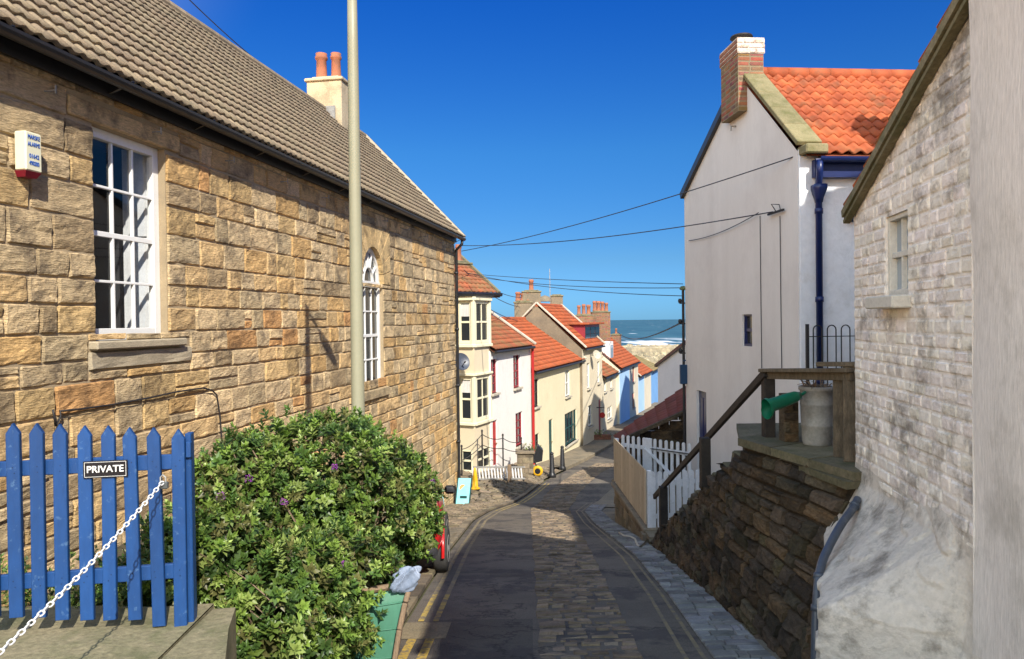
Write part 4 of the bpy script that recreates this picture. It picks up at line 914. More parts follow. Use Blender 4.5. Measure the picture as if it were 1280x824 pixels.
g.grid(swb, 120, 8, (.55, .52, .5)); obj('side_wall_core', g, M['dstone'], T)
for k in range(NS):                                                # treads
    s_a, s_b = U5 + (U6 - U5) * k / NS, U5 + (U6 - U5) * (k + 1) / NS; pa, pb = sup(s_a)[1], sup(s_b)[1]; z = PT + (P6.z - PT) * (k + 1) / NS
    g = MB(); c = (pa + pb) / 2; k_ = rng.uniform(.75, 1.15)
    g.box((c.x + .715, c.y, z - .12), (1.34, (pb.y - pa.y) + .05, .26), (1, .05, 0), (-.05, 1, 0), bev=.02, tint=(k_, k_, k_ * .96)); obj('tread', g, M['moss_stone'], T)
g = MB(); q = random.Random(8); dz = Vector((0, 0, -.065))                # platform slabs with a nosing over the side wall
o = Vector((-.03, -.015, 0))
for i in range(3):
    a, b = P4.lerp(P5, i / 3), P4.lerp(P5, (i + .985) / 3); k = q.uniform(.8, 1.2); ra, rb = Vector((3.6, 5.72 + i * .8, PT)), Vector((3.6, 5.72 + (i + .985) * .8, PT))
    if i == 0: ra = Vector((3.6, 5.72, PT))
    g.prism([a + o + dz, b + o + dz, rb + dz, ra + dz], (0, 0, .065 + .004 * i), (k, k, k * .95))
g.prism([P5 + dz * 1.02 + Vector((0, .01, 0)), Vector((2.45, 8.1, PT - .067)), Vector((3.6, 8.1, PT - .067)), P5 + Vector((1.3, .01, -.067))], (0, 0, .06))
obj('platform', g, M['moss_stone'], T)
g = MB(); c1, c2 = P4.copy(), P4.lerp(P5, .42); w_ = Vector((.35, .05, 0)); e1, e2 = Vector((-.10, -.03, 0)), Vector((0, 0, 0))
g.prism([c1 + e1 + dz * 1.9, c2 + e1 * .2 + dz * 1.9, c2 + w_ + dz * 1.9, c1 + w_ * .3 + dz * 1.9], (0, 0, .055), (.85, .85, .78)); obj('landing_slab', g, M['moss_stone'], T)
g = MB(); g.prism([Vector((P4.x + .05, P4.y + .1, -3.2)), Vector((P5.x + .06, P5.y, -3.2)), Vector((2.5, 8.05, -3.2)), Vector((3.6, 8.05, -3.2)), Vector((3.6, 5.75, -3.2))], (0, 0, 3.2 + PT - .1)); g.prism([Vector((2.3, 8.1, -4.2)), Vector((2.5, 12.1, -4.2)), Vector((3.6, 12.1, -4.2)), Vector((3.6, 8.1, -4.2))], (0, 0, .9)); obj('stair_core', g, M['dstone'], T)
# ------------------------------------------------------------------ timber handrail
T = thing('handrail', 'dark timber handrail on posts beside the stone steps', 'handrail', (2.9, 10, -1.6))
def post(px, y0, y1, d, w, m, nm='post', z0=None):
    a, b = at(px, y0, d), at(px, y1, d); g = MB(); zb_ = z0 if z0 is not None else b.z
    g.box((a.x, a.y, (a.z + zb_) / 2), (w, w, a.z - zb_), bev=.008); o = obj(nm, g, M[m], T); return a
post(960, 467, 550, 7.08, .105, 'dwood', z0=PT - .01)
post(881, 547, 592, 8.55, .11, 'dwood', z0=-1.95); post(829, 608, 655, 11.3, .12, 'dwood', z0=-3.3)
g = MB(); ra, rb = at(957, 466, 7.02), at(818, 621, 12.0); g.bar(ra, rb, .045, .085, bev=.008); obj('rail', g, M['dwood'], T)
T = thing('timber_railing', 'weathered plank railing round the top landing of the steps', 'railing', (2.6, 6.4, PT))
g = MB(); a, b = at(955, 463, 7.1), at(1067, 463, 5.78); g.bar(a, b, .13, .035, bev=.006); obj('top_plank', g, M['wood'], T)
g = MB(); g.bar(a + Vector((0, .03, -.05)), b + Vector((0, .03, -.05)), .035, .07, bev=.005); obj('rail', g, M['wood'], T)
for px, w, y0, dd in ((1048, .085, 468, 6.05), (1061, .09, 456, 5.85)):
    p = at(px, y0, dd); g = MB(); g.box((p.x, p.y, (p.z + PT) / 2), (w, .035, p.z - PT), (1, -.35, 0), (.35, 1, 0), bev=.005); obj('post', g, M['wood'], T)
g = MB(); p = at(1056, 459, 5.9); g.bar(p + Vector((-.18, .10, .02)), p + Vector((.07, -.10, .03)), .07, .035, bev=.004); obj('loose_board', g, M['wood'], T)
# ------------------------------------------------------------------ bin, watering can
pc = onz(1021, 556, PT); bc = Vector((pc.x, pc.y, PT + .003)); print('bin', pc)
T = thing('dustbin', 'pale galvanised bin standing on the top landing of the steps', 'bin', bc); K_ = .70
g = MB(); hh = .525; g.lathe(bc, [(r * K_, h) for r, h in ((.165, 0), (.17, .015), (.178, .035), (.186, hh * .32), (.192, hh * .33), (.188, hh * .35), (.197, hh * .68), (.203, hh * .69), (.199, hh * .71), (.202, hh * .93), (.218, hh * .94), (.218, hh), (.19, hh))], 28, capt=False); obj('body', g, M['galv'], T, True)
g = MB(); g.lathe(bc + Vector((0, 0, hh - .05)), [(.2 * K_, 0), (.12, .045), (.07, .06)], 18); obj('soil', g, M['soil'], T)
g = MB(); q = random.Random(6)
for k in range(26):                                             # dead stalks in the bin
    th = q.uniform(0, 6.28); r_ = q.uniform(0, .1); p0 = bc + Vector((r_ * math.cos(th), r_ * math.sin(th), hh - .02)); e = p0 + Vector((math.cos(th) * q.uniform(.02, .14), math.sin(th) * q.uniform(.02, .14), q.uniform(.0, .09))); g.tube([p0, (p0 + e) / 2 + Vector((0, 0, .03)), e], [.006, .005, .002], 5)
obj('dead_stalks', g, M['stem'], T)
g = MB(); g.tube([bc + Vector((-.135, -.03, hh * .8)), bc + Vector((-.17, -.03, hh * .78)), bc + Vector((-.17, .03, hh * .78)), bc + Vector((-.135, .03, hh * .8))], .007, 6); obj('handle', g, M['galv'], T)
a, b = at(960, 508, 6.35), at(1000, 494, 6.45); ax = (b - a).normalized(); L = (b - a).length
T = thing('watering_can', 'green plastic funnel-shaped watering can hanging on the railing beside the bin', 'watering can', (a + b) / 2)
g = MB(); n_ = 26; prof = [(.072, -.02), (.074, .0), (.060, .03), (.056, L * .5), (.050, L * .85), (.030, L)]
x_ = ax.orthogonal().normalized(); y_ = ax.cross(x_)
vs = []
for r_, h in prof:
    for k in range(n_):
        th = 2 * PI * k / n_; d_ = x_ * math.cos(th) + y_ * math.sin(th); flare_ = .035 * max(0, -d_.z) if h < .01 else 0
        vs.append(a + ax * (h - flare_ * .6) + d_ * (r_ + flare_) * (.85 + .15 * abs(d_.z)))
g.add(vs, [(i * n_ + k, i * n_ + (k + 1) % n_, (i + 1) * n_ + (k + 1) % n_, (i + 1) * n_ + k) for i in range(5) for k in range(n_)] + [tuple(5 * n_ + k for k in range(n_))]); obj('body', g, M['cangreen'], T, True)
g = MB(); g.tube([b - ax * .02, b + ax * .03, b + ax * .06 + up * .01], .014, 8); obj('spout', g, M['cangreen'], T, True)
p = at(990, 540, 6.75); g = MB()
masonry(g, lambda s, z, n: Vector((p.x - .07 + s, p.y - n, z)), 0, .14, PT, -.70, .10, (.08, .15), .015, .015, .008, seed=3, tfun=td, nu=3, nv=3); g.box((p.x, p.y + .08, (PT - .70) / 2), (.13, .14, .44))
tag(obj('stone_pier', g, M['dstone']), 'small brown stone pier between the bin and the white gable', 'pier')

# ------------------------------------------------------------------ tall white gabled house with orange pantiles
Cn = at(998, 400, 11.0); 
GW = Frame(Cn + Vector((-.087, 1, 0)).normalized() * 5.25, Cn)     # far corner -> near corner
if GW.N.x > 0: GW.N = -GW.N
FWd = Vector((-GW.N.x, -GW.N.y, 0))                               # towards the right, along the front wall
FRT = Frame(Cn, Cn + FWd * 7)
if FRT.N.y > 0: FRT.N = -FRT.N
zc = GW.hit(997, 188)[1]; sap, zap = GW.hit(924, 96); sf, zf = GW.hit(857, 241)
print('gable: near eave', zc, 'apex', sap, zap, 'far', sf, zf, 'L', GW.L)
T = thing('gabled_house', 'tall white rendered house with bright orange pantile roof and brick chimney', 'house', Cn + Vector((2, 2, -3.6)))
dr = (GW.hit(871, 520)[0], GW.hit(883, 520)[0], -3.62, GW.hit(877, 489)[1]); wn = (GW.hit(928, 410)[0], GW.hit(940, 410)[0], GW.hit(934, 433)[1], GW.hit(934, 393)[1])
print('door', dr, 'win', wn)
g = MB(); hb = min(zc, zf); wall_panel(g, GW, 0, GW.L, -4.6, hb - .02, [dr, wn], .14)
zaf = zf
g.poly([GW.P(0, hb - .02), GW.P(GW.L, hb - .02), GW.P(GW.L, zc), GW.P(sap, zap), GW.P(0, zaf)])
g.box(GW.P(GW.L - .09, (zc - 4.6) / 2, -.0), (.0, .0, .0))
# front wall facing the camera
wall_panel(g, FRT, 0, 7, -3, zc, [], .1)
g.poly([FRT.P(7, -3), FRT.P(7, zc), FRT.P(7, zap, -2.6), FRT.P(7, zf, -5.25), FRT.P(7, -3, -5.25)])
g.poly([GW.P(0, -4.6), GW.P(0, zaf), GW.P(0, zaf) + FWd * 7, GW.P(0, -4.6) + FWd * 7])
obj('wall', g, M['gablew'], T)
g = MB(); g.box(FRT.P(3.5, (zc - 3) / 2 - .1, .006), (7 - .02, .012, zc + 3 - .2), FRT.D, FRT.N); obj('front_render', g, M['frontw'], T)
g = MB(); g.box(FRT.P(.16, (zc - 3) / 2 + .02, .02), (.30, .05, zc + 3), FRT.D, FRT.N, bev=.01); obj('quoin', g, M['frontw'], T)
rdgn = GW.P(sap, zap); e0 = FRT.P(.05, zc - .10, .20); e1 = FRT.P(7, zc - .10, .20); r0 = rdgn + FWd * .05 + up * .02
g = MB(); tiles(g, e0, e1, r0, .28, .195, .060, .026, seed=14, vary=.18)
g.poly([e0 + up * -.02, e1 + up * -.02, rdgn + FWd * 7 - up * .03, rdgn - up * .03], (.6, .6, .6))
g.poly([rdgn, rdgn + FWd * 7, GW.P(0, zaf) + FWd * 7, GW.P(0, zaf)])
RFF = obj('roof', g, M['pan'], T, True)
g = MB(); n = 18
for i in range(n): 
    a, b = i / n, (i + .97) / n; k = rng.uniform(.9, 1.1); g.tube([rdgn + FWd * (.1 + 6.9 * a) + up * .06, rdgn + FWd * (.1 + 6.9 * b) + up * .06], .115, 12, True, (k, k, k))
obj('ridge_tiles', g, M['pan'], RFF, True)
g = MB(); ca = GW.P(GW.L + .12, zc + .08) + FWd * .13; cb = GW.P(sap, zap + .18) + FWd * .13
nrm = (cb - ca).cross(FWd).normalized(); nrm = nrm if nrm.z > 0 else -nrm
for i in range(5):
    k = rng.uniform(.85, 1.15); a, b = ca.lerp(cb, i / 5), ca.lerp(cb, (i + .985) / 5); g.bar(a, b, .38, .075, up=nrm, bev=.01, tint=(k, k, k * .95))
g.bar(ca - up * .1 - FWd * .12, ca - up * .1 + FWd * .22, .3, .14, bev=.02)
obj('gable_coping', g, M['coping'], RFF)
g = MB(); g.bar(GW.P(-.05, zaf - .05, .03), GW.P(sap, zap - .05, .03), .1, .14); obj('rear_verge', g, M['black'], RFF)
# chimney: brick stack corbelled onto the gable
x0 = at(918, 95, sap); cxy = GW.P(sap, 0)
ztop = at(935, 48, cxy.y - .3).z; dd = .80; ww = .46
cc = GW.P(sap - .06, 0, .0) + FWd * (ww / 2 - .16)
zbb = zap - .70
CH = chimney(T, cc, dd, ww, zbb, ztop - .27, GW.D, -FWd, 'brick', 0, band=False)
Z = Vector((0, 0, 1))
for k in range(4):
    g = MB(); dirs = [(GW.D, -FWd), (-FWd, -GW.D), (-GW.D, FWd), (FWd, GW.D)][k]; a_ = (dd, ww, dd, ww)[k] + .04; b_ = (ww, dd, ww, dd)[k] + .04
    masonry(g, (lambda dirs, a_, b_: lambda s, z, n: cc + dirs[0] * (s - a_ / 2) + dirs[1] * (b_ / 2 + n) + Z * z)(dirs, a_, b_), 0, a_, ztop - .27, ztop, .085, (.2, .24), .003, .006, .012, seed=k, nu=2, nv=2, chv=.02, tfun=tb)
    obj('brick_band', g, M['brickw' if dirs[1] == GW.D else 'brick'], CH)
g = MB(); g.box(cc + Z * (ztop - .136), (dd + .02, ww + .02, .27), GW.D, FWd)
obj('painted_top', g, M['brickw'], CH)
g = MB(); g.lathe(cc + Z * ztop, [(.13, 0), (.12, .05), (.09, .08), (.09, .12), (.2, .14), (.19, .17), (.05, .21)], 16); obj('cowl', g, M['iron'], CH, True)
g = MB(); g.bar(FRT.P(0.35, zap - .75, -1.35), FRT.P(.35, zap - .05, -2.25), .3, .05, up=nrm); obj('flashing', g, M['greyw'], RFF)
# rainwater goods
g = MB(); zgut = zc - .17
for k in range(1):
    pr = [(.075 * math.cos(a), .075 * math.sin(a)) for a in [PI + PI * i / 8 for i in range(9)]]
    g.grid(lambda u, v: FRT.P(.2 + 6.8 * v, zgut + pr[int(round(u * 8))][1] + .02, .25 + pr[int(round(u * 8))][0]), 8, 1)
g.box(FRT.P(3.6, zgut - .12, .09), (6.8, .12, .26), FRT.D, FRT.N)
GT = obj('gutter', g, M['navy'], T)
sp = FRT.hit(1023, 300, .1)[0]
g = MB(); g.tube([FRT.P(sp - .05, zgut - .02, .25), FRT.P(sp - .05, zgut - .2, .25), FRT.P(sp, zgut - .35, .12), FRT.P(sp, -1.6, .12)], .048, 12)
for z in (1.6, .3, -.9): g.tube([FRT.P(sp, z, .12), FRT.P(sp, z - .08, .12)], .06, 12)
g.lathe(FRT.P(sp, zgut - .62, .12), [(.06, 0), (.07, .06), (.13, .2), (.13, .26), (.1, .27)], 4)
obj('downpipe', g, M['navy'], T, True)
g = MB(); g.box(FRT.P(FRT.hit(1060, 273)[0], FRT.hit(1060, 273)[1], .06), (.15, .12, .12), FRT.D, FRT.N, bev=.02); obj('vent_box', g, M['signblue'], T)
window(T, GW, *wn, 1, 2, 'navy', .06, .035, .03, None, True, 'glass')
dd_ = door(T, GW, dr[0], dr[1], dr[2], dr[3], 'navy', .08)
g = MB(); hk = GW.hit(965, 265, .12); a = GW.P(hk[0], hk[1], .05)
g.bar(a - GW.D * .3, a + GW.D * .25, .03, .03); g.tube([a, a + GW.N * .08 + up * .12, a + GW.D * .1 + up * .1, a + GW.D * .15], .008, 5); obj('cable_bracket', g, M['iron'], T)
for px in (951, 976):
    g = MB(); s, z = GW.hit(px, 270); _, z2 = GW.hit(px, 460); g.tube([GW.P(s, z, .015), GW.P(s, (z + z2) / 2, .012), GW.P(s + .02, z2, .015)], .007, 5); obj('wall_wire', g, M['wire'], T)
g = MB(); s, z = GW.hit(937, 142); s, z = GW.hit(920, 158); g.tube([GW.P(s, z, 0), GW.P(s, z, .09), GW.P(s, z - .08, .09)], .015, 6); obj('wall_hook', g, M['galv'], T)
for px, y0, y1 in ((944.5, 520, 548), (992, 495, 545)):
    pass
# lean-to with dark red roof
ZL = -3.64
nl_, nr_ = at(783, 549, 16.9), at(861, 514, 16.9); fl_, fr_ = at(775, 544, 18.8), at(858, 484, 18.8)
T = thing('outbuilding', 'low stone outbuilding with a dark red sloping roof behind the white gate', 'outbuilding', (3.4, 17.5, ZL))
g = MB(); tiles(g, fl_ + Vector((-.15, 0, -.05)), nl_ + Vector((-.15, -.1, -.05)), fr_ + up * .02, .30, .24, .03, .03, R1=nr_ + up * .02, seed=4); obj('roof', g, M['pan_dark'], T, True)
g = MB()
xl, xr = nl_.x + .08, nr_.x + .3
masonry(g, lambda s, z, n: Vector((s, 17.0 - n, z)), xl, xr, -4.9, nr_.z, .2, (.2, .5), .03, .03, .01, seed=6, tfun=td, top=lambda s: nl_.z + (nr_.z - nl_.z) * (s - nl_.x) / (nr_.x - nl_.x) - .05, nu=4, nv=3)
g.poly([(xl, 17.02, -5.2), (xr, 17.02, -5.2), (xr, 17.02, nr_.z - .05), (xl, 17.02, nl_.z - .05)]); g.poly([(xl, 17.02, -5.4), (xl, 18.7, -5.4), (xl, 18.7, fl_.z - .1), (xl, 17.02, nl_.z - .05)])
obj('wall', g, M['dstone'], T)
g = MB(); g.bar(nl_ + Vector((-.15, -.1, -.02)), nr_ + Vector((0, -.1, .05)), .12, .08); obj('verge', g, M['dstone'], T)
# ------------------------------------------------------------------ lower yard, plinth wall, white fences
g = MB(); g.box((3.75, 14.6, ZL - .04), (3.0, 4.6, .08)); struct('yard', g, M['paving'])
pn, pf = at(808, 664, 12.75), at(768, 604, 16.3); pn.z = pf.z = ZL
PF = Frame(pf, pn); PF.N = PF.N if PF.N.x < 0 else -PF.N
T = thing('plinth_wall', 'low stone plinth wall under the beige side of the white fence', 'low wall', (pn + pf) / 2)
g = MB(); masonry(g, PF.P, 0, PF.L + .1, -5.1, ZL - .02, .2, (.3, .6), .015, .02, .008, seed=8, tfun=tlin, nu=4, nv=3); g.box(PF.P(PF.L / 2, -4.4, -.14), (PF.L + .1, .24, 1.5), PF.D, PF.N)
g.box(PF.P(PF.L / 2, ZL + .0, -.08), (PF.L + .2, .3, .07), PF.D, PF.N, bev=.015); g.box((pn.x + .35, pn.y - .08, -4.2), (.9, .2, 1.05)); obj('stonework', g, M['cobble'], T)
T = thing('side_fence', 'close-boarded beige fence panel facing the street beside the white gate', 'fence', (pn + pf) / 2)
zt_ = at(812, 590, 12.75).z; nb = 26
g = MB(); w = PF.L / nb
for i in range(nb): k = rng.uniform(.88, 1.1); g.box(PF.P((i + .5) * w, (zt_ + ZL + .06) / 2 + .03, .0), (w - .008, .02, zt_ - ZL - .05), PF.D, PF.N, tint=(k, k, k * .97), bev=.003)
obj('boards', g, M['beigep'], T)
for s in (0.03, PF.L - .02): g = MB(); g.box(PF.P(s, (zt_ + ZL) / 2, -.06), (.08, .08, zt_ - ZL + .05), PF.D, PF.N, bev=.008); obj('post', g, M['fencew'], T)
for z in (ZL + .3, zt_ - .2): g = MB(); g.box(PF.P(PF.L / 2, z, -.03), (PF.L, .03, .08), PF.D, PF.N); obj('rail', g, M['fencew'], T)
def pickets(name, label, cat, pa, pb, z0, z1, n, w=.07, brace=False, group=None, rails=(.22, .8)):
    fr = Frame(pa, pb); fr.N = fr.N if fr.N.y < 0 else -fr.N
    T = thing(name, label, cat, fr.P(fr.L / 2, z0, 0), group)
    for i in range(n):
        s = fr.L * (i + .5) / n; g = MB(); K = 6
        pts = [(s - w / 2, z0), (s + w / 2, z0), (s + w / 2, z1 - w * .5)] + [(s + w / 2 * math.cos(PI * k / K), z1 - w * .5 + w / 2 * math.sin(PI * k / K)) for k in range(1, K)] + [(s - w / 2, z1 - w * .5)]
        g.prism([fr.P(a, b, 0) for a, b in pts], fr.N * .02); obj('picket', g, M['fencew'], T)
    for f in rails: g = MB(); z = z0 + (z1 - z0) * f; g.box(fr.P(fr.L / 2, z, -.02), (fr.L, .03, .08), fr.D, fr.N); obj('rail', g, M['fencew'], T)
    if brace:
        g = MB(); g.bar(fr.P(fr.L * .35, z0 + (z1 - z0) * .82, .035), fr.P(fr.L * .88, z0 + (z1 - z0) * .2, .035), .03, .08, up=fr.N); obj('brace', g, M['fencew'], T)
        g = MB(); g.bar(fr.P(fr.L * .45, z0 + (z1 - z0) * .81, .04), fr.P(fr.L * 1.0, z0 + (z1 - z0) * .81, .04), .012, .04, up=fr.N); obj('strap_hinge', g, M['iron'], T)
        g = MB(); g.box(fr.P(fr.L * .42, (z0 + z1) / 2, .03), (.16, .04, z1 - z0), fr.D, fr.N, bev=.006); obj('meeting_stile', g, M['fencew'], T)
    return fr
z1r = at(825, 548, 15.6).z
pickets('garden_gate', 'white picket gate with diagonal brace and black strap hinge behind the side fence', 'gate', at(776, 560, 16.2), at(866, 560, 14.9), ZL, z1r, 13, brace=True)
z1f = at(840, 590, 12.7).z
pickets('front_picket_fence', 'short white picket fence at the foot of the steps', 'fence', at(812, 600, 12.75), at(884, 600, 12.9), ZL, z1f, 9, w=.085)
g = MB(); pts = [ongr(774, 668), ongr(780, 672), ongr(788, 673), ongr(794, 676), ongr(797, 684), ongr(801, 686), ongr(805, 676)]; pts = [p + up * .03 for p in pts]; pts[-1] = at(812, 673, 12.6); pts.append(at(816, 675, 12.4))
g.tube(pts, .018, 6); tag(obj('hose', g, M['copel'], None, True), 'pale cord lying on the paving at the foot of the plinth wall', 'hose')
# ------------------------------------------------------------------ black hooped railing
T = thing('hooped_railing', 'black iron railing with hooped tops in front of the white wall', 'railing', FRT.P(1, -1.2, .45))
ya, yb = FRT.hit(1009, 407, .4), FRT.hit(1100, 407, .4); zt_ = ya[1]; zb_ = -1.30; s0_ = ya[0]; 
g = MB(); g.bar(FRT.P(s0_, zb_, .4), FRT.P(s0_, zt_ + .02, .4), .04, .04); obj('post', g, M['iron'], T)
g = MB(); g.bar(FRT.P(s0_, zt_ - .16, .4), FRT.P(s0_ + 2, zt_ - .16, .4), .03, .012); g.bar(FRT.P(s0_, zb_ + .05, .4), FRT.P(s0_ + 2, zb_ + .05, .4), .03, .012); obj('rail', g, M['iron'], T)
for i in range(9):
    a = s0_ + .09 + i * .21; b = a + .13; m = (a + b) / 2; r = .065
    pts = [FRT.P(a, zb_, .4)] + [FRT.P(m - r * math.cos(PI * k / 8), zt_ - r + r * math.sin(PI * k / 8), .4) for k in range(9)] + [FRT.P(b, zb_, .4)]
    g = MB(); g.tube(pts, .009, 6); obj('hoop', g, M['iron'], T)
g = MB(); g.box(FRT.P(s0_ + 1.6, -1.52, .4), (3.0, .3, .45), FRT.D, FRT.N, bev=.02); tag(obj('dwarf_wall', g, M['moss_stone']), 'low stone wall carrying the black hooped railing', 'low wall')
# ------------------------------------------------------------------ lamp pole at the far gable corner, blue hanging sign, grey gable beyond
pp = GW.P(-.05, 0, .03); zt_ = at(857, 362, pp.y).z; zb_ = at(857, 500, pp.y).z
T = thing('cable_mast', 'thin black mast with brackets at the far corner of the white gable, wires attached', 'mast', (pp.x, pp.y, -4.4))
g = MB(); g.tube([(pp.x, pp.y, -4.4), (pp.x, pp.y, zt_)], .03, 8); obj('mast', g, M['iron'], T)
for z in (zt_ - .3, zt_ - .75, zt_ - 1.4): g = MB(); g.bar((pp.x - .08, pp.y, z), (pp.x + .14, pp.y, z), .03, .03); g.lathe((pp.x - .07, pp.y, z), [(.03, 0), (.045, .05), (.03, .1)], 8); obj('insulator_bracket', g, M['iron'], T)
g = MB(); g.lathe((pp.x, pp.y, zt_ - .02), [(.02, 0), (.07, .02), (.08, .05), (.05, .09), (.02, .10)], 12); obj('lantern', g, mat('green_lamp_cap', (.14, .17, .09)), T, True)
sp_ = at(854.5, 468, pp.y - .1); g = MB(); g.box(sp_, (.16, .10, .42), bev=.01); g.bar(sp_ + Vector((0, 0, .3)), sp_ + Vector((.1, .1, .3)), .03, .03)
tag(obj('hanging_sign', g, M['signblue']), 'small dark blue sign fixed at the far corner of the white gable', 'sign')
def SHR(g, y0, sh): g.v = [(p[0] + (p[1] - y0) * sh, p[1], p[2]) for p in g.v]
def plain_house(name, label, x0, x1, y0, y1, ez0, ez1, rz, base, m, roofm, cham=True, sh=0.0):
    T = thing(name, label, 'house', ((x0 + x1) / 2, (y0 + y1) / 2, base)); g = MB(); xm = (x0 + x1) / 2
    for y in (y0, y1): g.poly([(x0, y, base), (x1, y, base), (x1, y, ez1), (xm, y, rz), (x0, y, ez0)])
    g.poly([(x0, y0, base), (x0, y1, base), (x0, y1, ez0), (x0, y0, ez0)]); g.poly([(x1, y0, base), (x1, y1, base), (x1, y1, ez1), (x1, y0, ez1)])
    SHR(g, y0, sh); obj('wall', g, M[m], T); g = MB(); o = .12
    tiles(g, (x0 - .1, y1 + o, ez0 + .02), (x0 - .1, y0 - o, ez0 + .02), (xm, y1 + o, rz + .05), .32, .25, .04, .03, seed=int(rz * 7) + 3); tiles(g, (x1 + .1, y0 - o, ez1 + .02), (x1 + .1, y1 + o, ez1 + .02), (xm, y0 - o, rz + .05), .32, .25, .04, .03, seed=int(rz * 5) + 9)
    SHR(g, y0, sh); rf = obj('roof', g, M[roofm], T, True)
    g = MB(); g.bar((x0 - .12, y0 - .08, ez0 + .0), (xm, y0 - .08, rz + .03), .1, .12); g.bar((x1 + .1, y0 - .08, ez1), (xm, y0 - .08, rz + .03), .1, .12); obj('verge', g, M['black'], rf)
    if cham: chimney(T, (xm, y1 - .6, 0), .9, .5, rz - .4, rz + .9, Vector((1, 0, 0)), Vector((0, 1, 0)), 'brick', 2)
    return T
GH0 = Vector((5.5, 23.3, 0)); gdir = Vector((-.087, 1, 0)).normalized(); gside = Vector((1, .087, 0)).normalized()
T = thing('grey_gable_house', 'low grey-white gable with a dark sloping verge just left of the tall white house', 'house', (6.5, 24, -6))
zA, zB = at(858, 430, 23.3).z, at(822, 457, 26.5).z; sl_ = (zA - zB) / 3.2; zap_ = zA + sl_ * 1.6
prf = [(3.25, -8), (3.25, zB), (-1.6, zap_), (-5.2, zap_ - 1.6), (-5.2, -8)]
g = MB(); g.prism([GH0 + gdir * a + up * z for a, z in prf], gside * 5); obj('wall', g, M['greyw'], T)
g = MB(); A_, B_ = GH0 + gdir * 3.4 + up * (zB - .02), GH0 - gdir * 1.6 + up * (zap_ + .05); g.add([A_, B_, B_ + gside * 5, A_ + gside * 5], [(0, 1, 2, 3)]); C_ = GH0 - gdir * 5.3 + up * (zap_ - 1.6); g.add([B_, C_, C_ + gside * 5, B_ + gside * 5], [(0, 1, 2, 3)]); rf = obj('roof', g, M['pan_dark'], T)
g = MB(); g.bar(A_ - gside * .03, B_ - gside * .03, .10, .10); obj('verge', g, M['black'], rf)
plain_house('hillside_house', 'tall rendered house on the right side farther down the street, behind the white gable', 8.6, 13.6, 26, 34.6, 3.6, 3.6, 5.6, -8, 'cream2', 'pan_old')
plain_house('hillside_house', 'lower rendered house on the right side near the foot of the street', 11.8, 16.4, 38, 46.5, 3.0, 3.0, 5.0, -9, 'cream2', 'pan_old')
